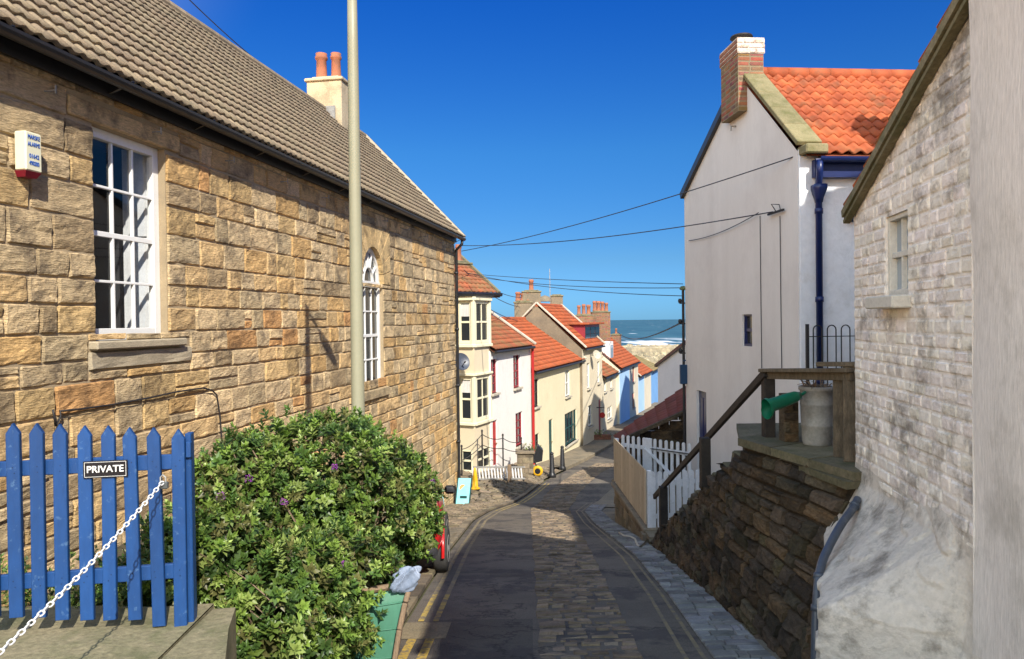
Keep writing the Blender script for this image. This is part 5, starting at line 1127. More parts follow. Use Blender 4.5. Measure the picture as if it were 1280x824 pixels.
# ------------------------------------------------------------------ the terrace down the hill, nearest first
def rz_(px, py, n=0): return RF.hit(px, py, n)
def cottage(name, label, xa, xb, eave, depth, rise, wall, roof, wins=(), doors=(), chims=(), n=0.0, copL=None, copR=None, gut='black', extra=None, gab=None, seed=1, basez=None):
    s0, s1 = rz_(xa, 400, n)[0], rz_(xb, 400, n)[0]; ze = rz_(*eave, n)[1]
    pa, pb = RF.P(s0, 0, n), RF.P(s1, 0, n); base = min(zg(pa.y), zg(pb.y)) - 1.2
    T = thing(name, label, 'house', RF.P((s0 + s1) / 2, zg((pa.y + pb.y) / 2), n - 1)); g = MB(); holes = []
    for (a, b, y0, y1, c, r, m) in wins:
        A, B = rz_(a, 400, n)[0], rz_(b, 400, n)[0]; xm = (a + b) / 2; holes.append((A, B, rz_(xm, y1, n)[1], rz_(xm, y0, n)[1]))
    dh = []
    for (a, b, y0, y1, m) in doors:
        A, B = rz_(a, 400, n)[0], rz_(b, 400, n)[0]; xm = (a + b) / 2; dh.append((A, B, rz_(xm, y1, n)[1], rz_(xm, y0, n)[1]))
    wall_panel(g, RF, s0, s1, base, ze, holes + dh, .14, n)
    hd = depth / 2; gm = MB()
    tgt = gm if gab else g
    for s in (s0, s1): tgt.poly([RF.P(s, base, n), RF.P(s, ze, n), RF.P(s, ze + rise, n - hd), RF.P(s, ze, n - depth), RF.P(s, base, n - depth)])
    g.poly([RF.P(s0, base, n - depth), RF.P(s1, base, n - depth), RF.P(s1, ze, n - depth), RF.P(s0, ze, n - depth)])
    obj('wall', g, M[wall], T)
    if gab: obj('gable_wall', gm, M[gab], T)
    g = MB(); tiles(g, RF.P(s0, ze + .04, n + .16), RF.P(s1, ze + .04, n + .16), RF.P(s0, ze + rise + .05, n - hd), .30, .26, .05, .04, seed=seed, vary=.10, sub=5)
    g.poly([RF.P(s0, ze + rise, n - hd), RF.P(s1, ze + rise, n - hd), RF.P(s1, ze - .05, n - depth - .2), RF.P(s0, ze - .05, n - depth - .2)])
    g.poly([RF.P(s0, ze - .02, n + .14), RF.P(s1, ze - .02, n + .14), RF.P(s1, ze + rise - .02, n - hd), RF.P(s0, ze + rise - .02, n - hd)], (.6, .6, .6))
    rf = obj('roof', g, M[roof], T, True)
    g = MB(); g.tube([RF.P(s0, ze + rise + .07, n - hd), RF.P(s1, ze + rise + .07, n - hd)], .12, 10); obj('ridge_tiles', g, M[roof], rf)
    for s, cm in ((s0, copL), (s1, copR)):
        if cm: g = MB(); g.bar(RF.P(s, ze + .10, n + .25), RF.P(s, ze + rise + .20, n - hd), .13, .10, bev=.02); g.bar(RF.P(s, ze + rise + .20, n - hd), RF.P(s, ze + .1, n - depth), .13, .10, bev=.02); obj('verge_coping', g, M[cm], rf)
    g = MB(); g.tube([RF.P(s0 + .1, ze - .03, n + .2), RF.P(s1 - .1, ze - .03, n + .2)], .06, 8); obj('gutter', g, M[gut], T)
    for h, w in zip(holes, wins): window(T, RF, *h, w[4], w[5], w[6], .10, .05, .028, 'copel', True, 'glass', n=n)
    for h, w in zip(dh, doors): door(T, RF, *h, w[4], .09, n)
    for (px, ytop, w, d, pots, m, nf) in chims:
        s = rz_(px, 400, n - hd * nf)[0]; c = RF.P(s, 0, n - hd * nf); zt = at(px, ytop, c.y).z
        chimney(T, c, w, d, ze + rise * nf - .5, zt, RF.D, RF.N, m, pots, 'pot', .55)
    if extra: extra(T, rf, s0, s1, ze, n, hd)
    return T, s0, s1, ze

def ex2(T, rf, s0, s1, ze, n, hd):
    g = MB(); g.tube([RF.P(s1 - .05, ze, n + .1), RF.P(s1 - .05, zg(32) - .1, n + .1)], .06, 8); obj('downpipe', g, M['red'], T)
cottage('white_cottage', 'white cottage with tall dark red sash windows and a red front door', 612, 662.8, (640, 436), 5.4, 1.95, 'white_house', 'pan_old', n=0,
        wins=[(613, 621, 449, 492, 2, 4, 'dred'), (641, 649.5, 444, 485, 2, 4, 'dred'), (643, 652, 516, 558, 2, 4, 'dred')], doors=[(614.3, 620, 526, 583, 'red')], copR='copel', extra=ex2, seed=2)
def ex3(T, rf, s0, s1, ze, n, hd):
    g = MB(); a = RF.P(s1 - 6.6, ze + 1.45, n - hd * .62); sl = Vector((0, 0, 2.25)) - RF.N * hd; sl.normalize()
    g.bar(a, a + sl * .9, .75, .07, up=RF.D.cross(sl)); w = obj('skylight', g, M['copel'], rf); g = MB(); nn = RF.D.cross(sl).normalized(); nn = nn if nn.z > 0 else -nn; g.bar(a + sl * .08 + nn * .04, a + sl * .82 + nn * .04, .6, .02, up=nn); obj('pane', g, M['glass'], w)
cottage('cream_cottage', 'cream cottage with a bright orange roof, teal door and a wide green-framed window', 663, 727, (695, 458.5), 6.4, 2.3, 'cream', 'pan',
        wins=[(666.5, 672.5, 474, 509, 2, 2, 'black'), (705.5, 711.5, 463, 496, 2, 2, 'white'), (704.5, 719.5, 515, 555, 4, 2, 'tealp'), (667, 672.5, 543, 565, 2, 2, 'black')],
        doors=[(684.5, 689.5, 525, 581, 'tealp')], copR='copel', extra=ex3, seed=3)
def ex4(T, rf, s0, s1, ze, n, hd):
    a, b = rz_(731, 400, n - .3)[0], rz_(749, 400, n - .3)[0]; f = n - .35; z0 = ze + .35; z1 = ze + 1.35
    g = MB(); g.box(RF.P((a + b) / 2, (z0 + z1) / 2, f - .7), (b - a, 1.5, z1 - z0), RF.D, RF.N); D = obj('dormer', g, M['dred'], T)
    g = MB(); g.box(RF.P((a + b) / 2, z1 + .06, f - .6), (b - a + .35, 1.9, .12), RF.D, RF.N, bev=.02); obj('dormer_roof', g, M['pan'], D)
    for k in range(3):
        x = a + (b - a) * (k + .5) / 3; g = MB(); g.box(RF.P(x, (z0 + z1) / 2, f + .06), ((b - a) / 3 - .12, .02, .7), RF.D, RF.N); obj('pane', g, M['glass'], D)
cottage('tall_cream_house', 'taller cream house with a brown side gable, red dormer and satellite dish', 727.3, 752, (740, 434.5), 5.2, 2.45, 'cream2', 'pan', n=.15,
        wins=[(733, 736.5, 454, 486, 1, 2, 'white'), (746, 749, 452, 479, 1, 2, 'white'), (734, 739, 507, 534, 2, 2, 'white')], doors=[(747, 750.5, 500, 546, 'dred')],
        chims=[], copL='copel', copR='copel', gab='greyr', extra=ex4, seed=4)
cottage('pale_cottage', 'small pale cottage with a low orange roof next to the tall cream house', 752.3, 773, (763, 469), 6, 2.2, 'cream2', 'pan_old',
        wins=[(754, 757, 470, 490, 1, 2, 'white'), (762, 764.5, 472, 486, 1, 2, 'white'), (758, 764, 509, 525, 2, 2, 'white')], copR='coping', n=-.1, seed=5)
def ex6(T, rf, s0, s1, ze, n, hd):
    m = s0 + (s1 - s0) * .47; base = zg(55) - 1; g = MB(); g.box(RF.P((s0 + m) / 2, (base + ze) / 2, n + .02), (m - s0, .05, ze - base - .05), RF.D, RF.N); obj('blue_facade', g, M['bluew'], T)
    z0 = ze + .5; a = s0 + .2; g = MB(); g.box(RF.P(a + .7, z0 + .7, n - 1.4), (1.5, 1.4, 1.5), RF.D, RF.N); D = obj('dormer', g, M['white_house'], T); g = MB(); g.box(RF.P(a + .7, z0 + .7, n - .67), (.8, .03, 1.0), RF.D, RF.N); obj('pane', g, M['paleglass'], D)
cottage('blue_and_cream_house', 'house half sky blue and half cream with an orange roof and a white dormer', 773.2, 797, (785, 457.5), 7, 3.0, 'cream2', 'pan', n=.1,
        wins=[(790, 792.5, 458.5, 478, 1, 2, 'dred'), (789.5, 792, 492, 511, 1, 2, 'dred')], chims=[], extra=ex6, seed=6)
cottage('light_blue_cottage', 'narrow pale blue cottage beyond the half cream one', 797.2, 804.5, (800, 470.5), 6, 2.4, 'bluew', 'pan', copL='copel', seed=7)
cottage('narrow_cream_cottage', 'narrow cream cottage between the pale blue and the deep blue ones', 804.7, 813, (808, 467), 6, 2.2, 'cream2', 'pan', seed=8, chims=[(770, 419, .9, .8, 1, 'brick', 1.0)])
cottage('deep_blue_cottage', 'deep blue cottage at the far end of the terrace', 813.2, 824, (817, 463.5), 5, 1.2, 'bluew2', 'pan_moss', n=-.4, seed=9)
# two stacks on the brown gable of the tall cream house, grey stack, antenna
s4 = rz_(727.3, 400, .15)[0]
def stack(px, ytop, zlow, w, d, pots, m, nn, label, soff=0.0):
    s = rz_(px, 400, nn)[0] if soff is None else s4 + soff; c = RF.P(s, 0, nn); return c
TH = [o for o in bpy.data.objects if o.name == 'tall_cream_house'][0]
for (px, yb, yt, dref, w, d, pots, m) in ((664.5, 392, 364, 42.9, 1.05, .9, 1, 'greyr'), (654, 405, 377, 42.6, 1.0, .8, 3, 'greyr'), (696, 400, 369, 47.5, .75, .8, 0, 'greyr')):
    c = at(px, yb, dref); chimney(TH, c, w, d, at(px, yb + 18, dref).z, at(px, yt + 2, dref).z, Vector((1, 0, 0)), Vector((0, 1, 0)), m, pots, 'pot', .62 if pots == 1 else .5, potr=.15)
BH = [o for o in bpy.data.objects if o.name == 'blue_and_cream_house'][0]
for (px, yb, yt, dref, w, d, pots) in ((751, 422, 391, 57, 1.4, .8, 4), (730, 420, 395, 56, 1.3, .7, 3)):
    c = at(px, yb, dref); chimney(BH, c, w, d, at(px, yb + 10, dref).z, at(px, yt, dref).z, Vector((1, 0, 0)), Vector((0, 1, 0)), 'brick', pots, 'pot', .75, potr=.15)
g = MB(); c = at(688, 385, 46); t = at(687, 336, 46); g.tube([c - Vector((0, 0, 1)), t], [.035, .02], 6); tag(obj('radio_antenna', g, M['galv']), 'thin upright radio antenna above the tall cream house roof', 'antenna')
g = MB(); g.lathe(at(681, 377, 45), [(.45, 0), (.42, .12), (.25, .3), (.02, .38)], 14); obj('roof_vent', g, M['greyr'], TH)

# ------------------------------------------------------------------ house with a cream painted bay, next to the stone hall
T = thing('bay_house', 'buff house with a two-storey cream bay window right beside the stone hall', 'house', (-1.8, 29.5, -6))
A1, A2 = at(571, 400, 26.2), at(592, 400, 25.9); A3 = at(612.2, 400, 27.15)
zt = at(592, 374, 25.9).z; HA = at(555, 400, 26.1); HA.z = 0; HB = at(612.3, 400, 27.9); HB.z = 0
HF = Frame(HA, HB); HF.N = HF.N if HF.N.x > 0 else -HF.N
g = MB(); ze1 = at(590, 366, 26.8).z; m1 = 2.6
wall_panel(g, HF, 0, HF.L, -7.6, ze1, [], .1)
rr1 = 2.1
for s in (0, HF.L): g.poly([HF.P(s, -6.6), HF.P(s, ze1), HF.P(s, ze1 + rr1, -m1), HF.P(s, ze1, -2 * m1), HF.P(s, -6.6, -2 * m1)])
obj('wall', g, M['bay'], T)
g = MB(); tiles(g, HF.P(-.5, ze1, .35), HF.P(HF.L + .12, ze1, .35), HF.P(-.5, ze1 + rr1 + .05, -m1), .28, .24, .045, .04, seed=31, sub=5); g.poly([HF.P(-.5, ze1 + rr1, -m1), HF.P(HF.L, ze1 + rr1, -m1), HF.P(HF.L, ze1, -2 * m1), HF.P(-.5, ze1, -2 * m1)]); RB = obj('roof', g, M['pan_old'], T, True)
g = MB(); g.bar(HF.P(HF.L + .12, ze1 + .02, .38), HF.P(HF.L + .12, ze1 + rr1 + .14, -m1), .12, .12); obj('verge_board', g, M['conc'], RB)
g = MB(); g.tube([HF.P(-.5, ze1 - .05, .42), HF.P(HF.L + .2, ze1 - .05, .42)], .07, 8); g.box(HF.P(HF.L / 2, ze1 - .1, .25), (HF.L + .3, .3, .12), HF.D, HF.N); obj('gutter', g, M['black'], T)
cpos = at(573.5, 345, 28.6); chimney(T, cpos, .8, .6, cpos.z - .8, at(573, 331, 28.6).z, HF.D, HF.N, 'brick', 1, poth=.6)
faces = [Frame(A1, A2), Frame(A2, A3)]
for f in faces: f.N = f.N if f.N.dot(Vector((0, -1, 0)) + Vector((.5, 0, 0))) > 0 else -f.N
BYT = at(592, 374, 25.9).z
rowsz = [(at(592, 377, 25.9).z, at(592, 429, 25.9).z), (at(592, 473, 25.9).z, at(592, 527, 25.9).z), (at(592, 563, 25.9).z, at(592, 592, 25.9).z)]
g = MB()
for f in faces:
    hs = [(.09 if f is faces[0] else .16, f.L - .1, b, t) for t, b in rowsz]; f.holes = hs
    wall_panel(g, f, 0, f.L, -7, BYT, hs, .06)
back0, back3 = A1 + Vector((-.4, .9, 0)), HF.P(HF.L, 0, -.1)
g.poly([(A1.x, A1.y, BYT), (A2.x, A2.y, BYT), (A3.x, A3.y, BYT), (back3.x, back3.y, BYT), (back0.x, back0.y, BYT)]); g.poly([(A1.x, A1.y, -7), (A1.x, A1.y, BYT), (back0.x, back0.y, BYT), (back0.x, back0.y, -7)]); g.poly([(A3.x, A3.y, -7), (A3.x, A3.y, BYT), (back3.x, back3.y, BYT), (back3.x, back3.y, -7)])
BAY = obj('bay', g, M['bay'], T)
for f in faces:
    for h in f.holes: window(T, f, *h, (1 if f is faces[0] else 2), 2, 'creamp', .03, .07, .035, None, True, 'glass')
for nm_, z, w in (('cornice', BYT + .04, .16), ('sill_band', rowsz[0][1] - .1, .10), ('head_band', rowsz[1][0] + .12, .08), ('sill_band', rowsz[1][1] - .1, .1)):
    g = MB(); 
    for f in faces: g.bar(f.P(-.03, z, .03), f.P(f.L + .03, z, .03), .14, w, bev=.01)
    obj(nm_, g, M['creamp'], BAY)
for f in faces:
    for s in (.03, f.L - .03):
        for t, b in rowsz[:2]: g = MB(); g.bar(f.P(s, b - .05, .02), f.P(s, t + .05, .02), .10, .05, up=f.N); obj('corner_post', g, M['creamp'], BAY)

g = MB()
for f in faces: g.bar(f.P(-.05, BYT + .14, .05), f.P(f.L + .05, BYT + .14, .05), .2, .06)
obj('lead_flashing', g, M['iron'], BAY)
for f, z in ((faces[0], rowsz[0]), (faces[0], rowsz[1])):
    h = f.holes[0 if z is rowsz[0] else 1]; g = MB(); a, b = h[0] + .05, h[1] - .05; zt_ = z[0] - .1; zb_ = zt_ - .42
    g.grid(lambda u, v: f.P(a + (b - a) * u, zb_ + (zt_ - zb_) * v, -.025 + .004 * math.sin(u * 40)), 20, 1); obj('net_curtain', g, M['skirt'], T)
sd = at(577, 452, 25.4); T2 = thing('satellite_dish', 'grey satellite dish on the bay house next to the drainpipe', 'satellite dish', sd)
ax = Vector((.5, -.8, .35)).normalized(); g = MB(); g.lathe(sd - ax * .08, [(.02, 0), (.13, .015), (.23, .045), (.31, .09)], 22, ax, capt=False); g.lathe(sd - ax * .085, [(.02, 0), (.12, .012), (.23, .04), (.315, .088)], 22, ax, capt=False); obj('dish', g, M['pipe'], T2, True)
g = MB(); g.tube([sd - ax * .08 - Vector((0, 0, .2)), sd + ax * .25 - Vector((0, 0, .1))], .014, 6); g.lathe(sd + ax * .22 - Vector((0, 0, .1)), [(.03, 0), (.03, .08)], 8, ax); g.tube([sd - ax * .08, sd - ax * .1 + Vector((0, .5, -.1))], .018, 6); obj('arm', g, M['iron'], T2)
d2 = RF.P(rz_(734.5, 443)[0], rz_(734, 444)[1], .5); T3 = thing('satellite_dish', 'pale satellite dish high on the front of the tall cream house', 'satellite dish', d2)
g = MB(); g.lathe(d2, [(.03, 0), (.15, .03), (.27, .09)], 16, ax, capt=False); g.lathe(d2 - ax * .01, [(.03, 0), (.15, .03), (.275, .09)], 16, ax, capt=False); obj('dish', g, M['copel'], T3); g = MB(); g.tube([d2, d2 - RF.N * .4], .03, 6); obj('bracket', g, M['iron'], T3)
# ------------------------------------------------------------------ hebe shrub
SH = thing('hebe_shrub', 'large rounded evergreen shrub with glossy leaves and a few purple flowers beside the blue fence', 'shrub', (-1.5, 5.4, -2.2))
ELL = [((400, 618), 5.9, (.78, .75, .60)), ((305, 640), 5.3, (.40, .55, .48)), ((480, 645), 6.2, (.43, .55, .48)), ((345, 745), 4.7, (.42, .45, .42)), ((430, 735), 5.1, (.36, .45, .46)), ((275, 700), 4.6, (.20, .40, .40)),
       ((420, 560), 6.0, (.36, .4, .28)), ((508, 640), 6.4, (.26, .4, .44)), ((520, 618), 6.5, (.20, .35, .26)), ((500, 590), 6.3, (.22, .35, .22)), ((492, 612), 7.0, (.34, .25, .34)), ((300, 590), 5.3, (.28, .4, .28)), ((395, 800), 4.7, (.30, .35, .32)), ((320, 800), 4.4, (.30, .3, .25)), ((190, 740), 4.5, (.42, .28, .26)), ((215, 690), 4.5, (.2, .25, .25))]
ELLc = [(np.array(at(p[0], p[1], d)), np.array(r)) for p, d, r in ELL]
def surf_pts(n, inner=(0.86, 1.04)):
    P = []; Nn = []
    vol = np.array([r[0] * r[1] + r[1] * r[2] + r[0] * r[2] for c, r in ELLc]); vol /= vol.sum()
    while len(P) < n:
        k = nr.choice(len(ELLc), p=vol); c, r = ELLc[k]; v = nr.normal(size=3); v /= np.linalg.norm(v)
        f = nr.uniform(*inner) * (1 + .10 * math.sin(9 * v[0] + 5 * v[2] + k) + .09 * math.sin(13 * v[1] - 8 * v[2]) + .05 * math.sin(21 * v[0] + 17 * v[2]))
        p = c + v * r * f
        if any(((p - c2) / r2 @ ((p - c2) / r2)) < .70 for j, (c2, r2) in enumerate(ELLc) if j != k): continue
        if p[1] < 3.9 or p[2] < -2.9: continue
        nn = v / r; nn /= np.linalg.norm(nn); P.append(p); Nn.append(nn)
    return P, Nn
def rosettes(g, P, Nn, cols, Lr=(.048, .076), nleaf=(10, 15), dark=1.0):
    for p, nn in zip(P, Nn):
        ax = nn * .75 + nr.normal(size=3) * .38 + np.array([.08, -.12, .45]); ax /= np.linalg.norm(ax)
        x = np.cross(ax, [0.3, .1, 1]); x /= np.linalg.norm(x); y = np.cross(ax, x)
        cb = np.array(cols[nr.randint(len(cols))]) * nr.uniform(.75, 1.25) * dark; n = nr.randint(*nleaf); ln = nr.uniform(*Lr); st = nr.uniform(.05, .09)
        ph = nr.uniform(0, 6.28)
        for i in range(n):
            t = i / n; a = ph + i * PI / 2 + (i // 2) * PI / 4 * 0 + nr.uniform(-.3, .3) + (PI / 4 if (i // 4) % 2 else 0)
            el = .25 + 1.05 * t + nr.uniform(-.15, .15); L = ln * (1.05 - .5 * t) * nr.uniform(.8, 1.15)
            rad = x * math.cos(a) + y * math.sin(a); d = rad * math.cos(el) + ax * math.sin(el); s = np.cross(d, ax); s /= (np.linalg.norm(s) + 1e-9); up_ = np.cross(s, d)
            b = p + ax * (st * (t - .6)); w = L * .26
            c = cb * (1 + .45 * t) * nr.uniform(.85, 1.15)
            v = [b, b + d * L * .45 + s * w + up_ * .004, b + d * L * .5 - up_ * .003 * 0, b + d * L * .45 - s * w + up_ * .004, b + d * L - up_ * L * .10]
            g.add(v, [(0, 1, 2), (0, 2, 3), (1, 4, 2), (2, 4, 3)], tuple(c))
GR = [(.105, .17, .028), (.065, .12, .024), (.145, .215, .038), (.042, .08, .018), (.21, .27, .07), (.12, .12, .04)]
g = MB(); P, Nn = surf_pts(3100); rosettes(g, P, Nn, GR)
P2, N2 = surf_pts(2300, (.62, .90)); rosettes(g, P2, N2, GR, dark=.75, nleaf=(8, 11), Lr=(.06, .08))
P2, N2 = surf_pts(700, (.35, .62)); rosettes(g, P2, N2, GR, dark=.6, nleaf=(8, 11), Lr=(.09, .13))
P4, N4 = surf_pts(110, (1.05, 1.13)); rosettes(g, P4, N4, GR, nleaf=(10, 16))
BR = [(.10, .075, .035), (.08, .07, .03)]
P3, N3 = surf_pts(90, (1.0, 1.05)); sel = [i for i in range(len(P3)) if P3[i][2] > -1.45]
rosettes(g, [P3[i] for i in sel], [N3[i] for i in sel], BR, nleaf=(7, 10), Lr=(.02, .035))
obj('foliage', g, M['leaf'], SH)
g = MB()
root = np.array([-1.55, 5.2, -2.3])
for i in range(150):
    c, r = ELLc[nr.randint(len(ELLc))]; v = nr.normal(size=3); v /= np.linalg.norm(v); e = c + v * r * .9; m = (root + e) / 2 + nr.normal(size=3) * .12 + np.array([0, 0, -.1])
    g.tube([root + nr.normal(size=3) * .12, m, e], [.014, .009, .004], 5, False)
for (a, b) in (((262, 722), (330, 778)), ((270, 735), (318, 810)), ((255, 745), (300, 800)), ((275, 700), (345, 760)), ((262, 760), (335, 790)), ((290, 730), (360, 800))):
    p0, p1 = at(*a, 4.42), at(*b, 4.30); mm = (p0 + p1) / 2 + Vector((0, 0, .03)); g.tube([p0 + (p1 - p0) * t + Vector((.006 * math.sin(9 * t + a[0]), 0, .010 * math.sin(7 * t + a[1]) + .02 * t * (1 - t) * 4)) for t in (0, .2, .4, .6, .8, 1)], [.0015, .0025, .003, .0035, .004, .004], 5)
obj('branches', g, M['stem'], SH)
for px, py, d in ((311, 600, 5.05), (418, 586, 5.45), (355, 629, 5.15), (431, 708, 4.78), (540, 604, 6.15), (276, 622, 4.9)):
    c = at(px, py, d); g = MB()
    # pull the flower to the leaf surface along the sight line
    pv = np.array(c); r_ = np.array(ray(px, py)); dd_ = d - 1.3
    while dd_ < d + 1.5 and not any((((r_ * dd_) - c2) / r2 @ (((r_ * dd_) - c2) / r2)) < 1.08 for c2, r2 in ELLc): dd_ += .02
    c = Vector(r_ * dd_)
    for k in range(60):
        th = nr.uniform(0, 6.28); h = nr.uniform(-.018, .03); rr = .018 * (1 - .5 * abs(h) / .03); p = c + Vector((math.cos(th) * rr, math.sin(th) * rr, h)); o = Vector((math.cos(th), math.sin(th), .3)) * .009
        s = Vector((-math.sin(th), math.cos(th), 0)) * .004; g.add([p, p + o + s, p + o * 1.5, p + o - s], [(0, 1, 2, 3)], (nr.uniform(.7, 1.4),) * 3)
    obj('flower', g, M['petal'], SH)
# weeds behind the pickets
for (px, py, d, sc) in ((20, 735, 4.1, .9), (60, 748, 4.15, .8), (118, 742, 4.1, .9), (150, 738, 4.1, 1.0), (185, 715, 4.05, 1.0), (28, 760, 4.1, .7), (95, 765, 4.05, .6)):
    c = at(px, py, d); c.z = max(c.z, -1.62); g = MB()
    P = [np.array(c) + nr.normal(size=3) * np.array([.09, .06, .07]) * sc + np.array([0, 0, .05]) for _ in range(22)]
    rosettes(g, P, [np.array([0, -.2, 1.0])] * len(P), GR, Lr=(.03, .06), nleaf=(5, 9), dark=.9)
    tag(obj('weed', g, M['leaf']), 'low green weed growing behind the blue pickets', 'weed', 'weeds growing behind the blue pickets')

# ------------------------------------------------------------------ green boat used as a planter
BT = thing('boat_planter', 'green painted wooden boat bow under the shrub with a brown rubbing edge', 'boat', (-1.2, 5.4, -2.6))
st = [at(512, 728, 5.05), at(505, 752, 5.0), at(498, 785, 4.97), at(492, 822, 4.95), at(486, 870, 4.93)]      # stem line
sd_ = Vector((-.86, .30, 0)); left = []
def hull(u, v):     # u along the hull away from the stem, v up
    k = 1 - v; f = k * (len(st) - 1); i = min(int(f), len(st) - 2); p = st[i].lerp(st[i + 1], f - i)
    bulge = .10 * math.sin(PI * min(1, v)) * math.sin(min(1, u * 1.6) * PI / 2)
    return p + sd_ * (1.7 * u) + Vector((0, -.25, 0)) * math.sin(u * PI) * (.3 + .7 * v) + Vector((0, -bulge, 0)) + Vector((0, 0, -.10 * math.sin(u * PI / 2) * v))
def hull2(u, v):
    p = hull(0, v); q_ = p + Vector((-.55, .8, 0)) * (1.3 * u) + Vector((.02, 0, 0)) * math.sin(u * PI); return q_ + Vector((0, 0, -.1 * math.sin(u * PI / 2) * v))
g = MB(); g.grid(hull, 24, 12); g.grid(hull2, 20, 12)
for v in (.25, .5, .75):
    g.tube([hull(u / 20, v) + Vector((0, -.004, 0)) for u in range(21)], .006, 4)
obj('hull', g, M['green'], BT, True)
g = MB()
for i in range(len(st) - 1): g.bar(st[i] + Vector((.012, -.015, .0)), st[i + 1] + Vector((.012, -.015, -.0)), .034, .075, up=(0, 1, 0), bev=.006)
obj('stem_post', g, M['rubwood'], BT)
g = MB(); pts = [hull(u / 12, 1.0) + Vector((0, -.02, 0)) for u in range(13)]; g.tube(pts, .022, 6); g.tube([hull2(u / 12, 1.0) for u in range(13)], .022, 6); obj('gunwale', g, M['rubwood'], BT)
g = MB(); c = st[0] + Vector((-.02, -.06, .04)); nb_ = 18
def bagf(u, v):
    th = u * 2 * PI; ph = v * PI; r = .066 * (1 + .22 * math.sin(3 * th + 5 * v) + .12 * math.sin(7 * th - 9 * v)) * math.sin(ph) ** .7
    k = 1 + .5 * MN.noise((math.cos(th) * 2.2, math.sin(th) * 2.2, v * 3)) + .25 * MN.noise((math.cos(th) * 6, math.sin(th) * 6, v * 9))
    return c + Vector((r * k * math.cos(th) * 1.15 - .05 * math.cos(ph), r * k * math.sin(th) * .6, -.085 * math.cos(ph) + .03 * math.sin(3 * th) * math.sin(ph)))
g.grid(bagf, 60, 30); tag(obj('plastic_bag', g, M['bag'], None, True), 'crumpled grey-blue plastic bag caught on the bow of the green boat', 'plastic bag')

# ------------------------------------------------------------------ red hatchback parked nose-down the hill
CAR = thing('parked_car', 'red hatchback parked at the kerb behind the shrub, rear towards the camera', 'car', (-1.75, 10.7, zg(10.7)))
slope = math.atan(.1756); cxd = Vector((-.095, math.cos(slope), -math.sin(slope))).normalized(); cup = Vector((0, math.sin(slope), math.cos(slope)))
HWc = .80; cx0 = -.88 - HWc + .02; y_r = 9.05
def CP(x, l, h): y0 = y_r; return Vector((cx0 + x, y0, zg(y0) + .02)) + cxd * l + cup * h
LEN = 3.65
stn = [(0.0, .55, .62, .95, .30), (.06, .72, .80, 1.22, .26), (.25, .78, .90, 1.32, .22), (.6, .80, .93, 1.38, .2), (1.2, .81, .93, 1.40, .2), (1.9, .81, .92, 1.38, .2), (2.35, .80, .91, 1.30, .2), (2.75, .79, .90, .98, .2), (3.2, .76, .80, .84, .22), (3.52, .68, .66, .68, .25), (3.65, .5, .52, .54, .3)]
g = MB(); rings = []
for (l, w, belt, top, bot) in stn:
    cab = max(0, min(1, (top - belt) / .4)); wt = w * (1 - .26 * cab)
    ring = [(0, bot), (w * .8, bot), (w * .96, bot + .08), (w, bot + (belt - bot) * .5), (w * .98, belt - .05), (w * .95, belt), (wt, belt + (top - belt) * .8), (wt * .85, top - .01), (0, top + .01)]
    full = ring + [(-a, b) for a, b in ring[-2:0:-1]]; rings.append([CP(a, l, b) for a, b in full])
nR = len(rings[0]); vs = [p for r_ in rings for p in r_]
fs = [(i * nR + k, i * nR + (k + 1) % nR, (i + 1) * nR + (k + 1) % nR, (i + 1) * nR + k) for i in range(len(rings) - 1) for k in range(nR)] + [tuple(range(nR)), tuple((len(rings) - 1) * nR + k for k in range(nR))]
g.add(vs, fs); BODY = obj('body', g, M['carred'], CAR, True)
bm_ = BODY.modifiers.new('s', 'SUBSURF'); bm_.levels = 2; bm_.render_levels = 2
g = MB()
for sx in (-1, 1):
    for (l0, l1, l0t, l1t) in ((.35, 1.15, .45, 1.15), (1.22, 2.55, 1.22, 2.15)):
        g.add([CP(sx * .785, l0, .97), CP(sx * .785, l1, .97), CP(sx * .66, l1t, 1.36), CP(sx * .66, l0t, 1.36)], [(0, 1, 2, 3)])
obj('side_window', g, M['carglass'], CAR)
g = MB(); g.add([CP(-.6, .02, .98), CP(.6, .02, .98), CP(.5, .20, 1.36), CP(-.5, .20, 1.36)], [(0, 1, 2, 3)]); obj('rear_window', g, M['carglass'], CAR)
g = MB(); g.add([CP(-.66, 2.80, .98), CP(.66, 2.80, .98), CP(.56, 2.28, 1.38), CP(-.56, 2.28, 1.38)], [(0, 1, 2, 3)]); obj('windscreen', g, M['carglass'], CAR)
g = MB(); g.box(CP(0, -.02, .38), (1.42, .22, .26), (1, 0, 0), cxd, cup, bev=.06); obj('rear_bumper', g, M['plasticb'], CAR, True)
g = MB(); g.box(CP(0, 3.62, .36), (1.3, .2, .24), (1, 0, 0), cxd, cup, bev=.06); obj('front_bumper', g, M['plasticb'], CAR, True)
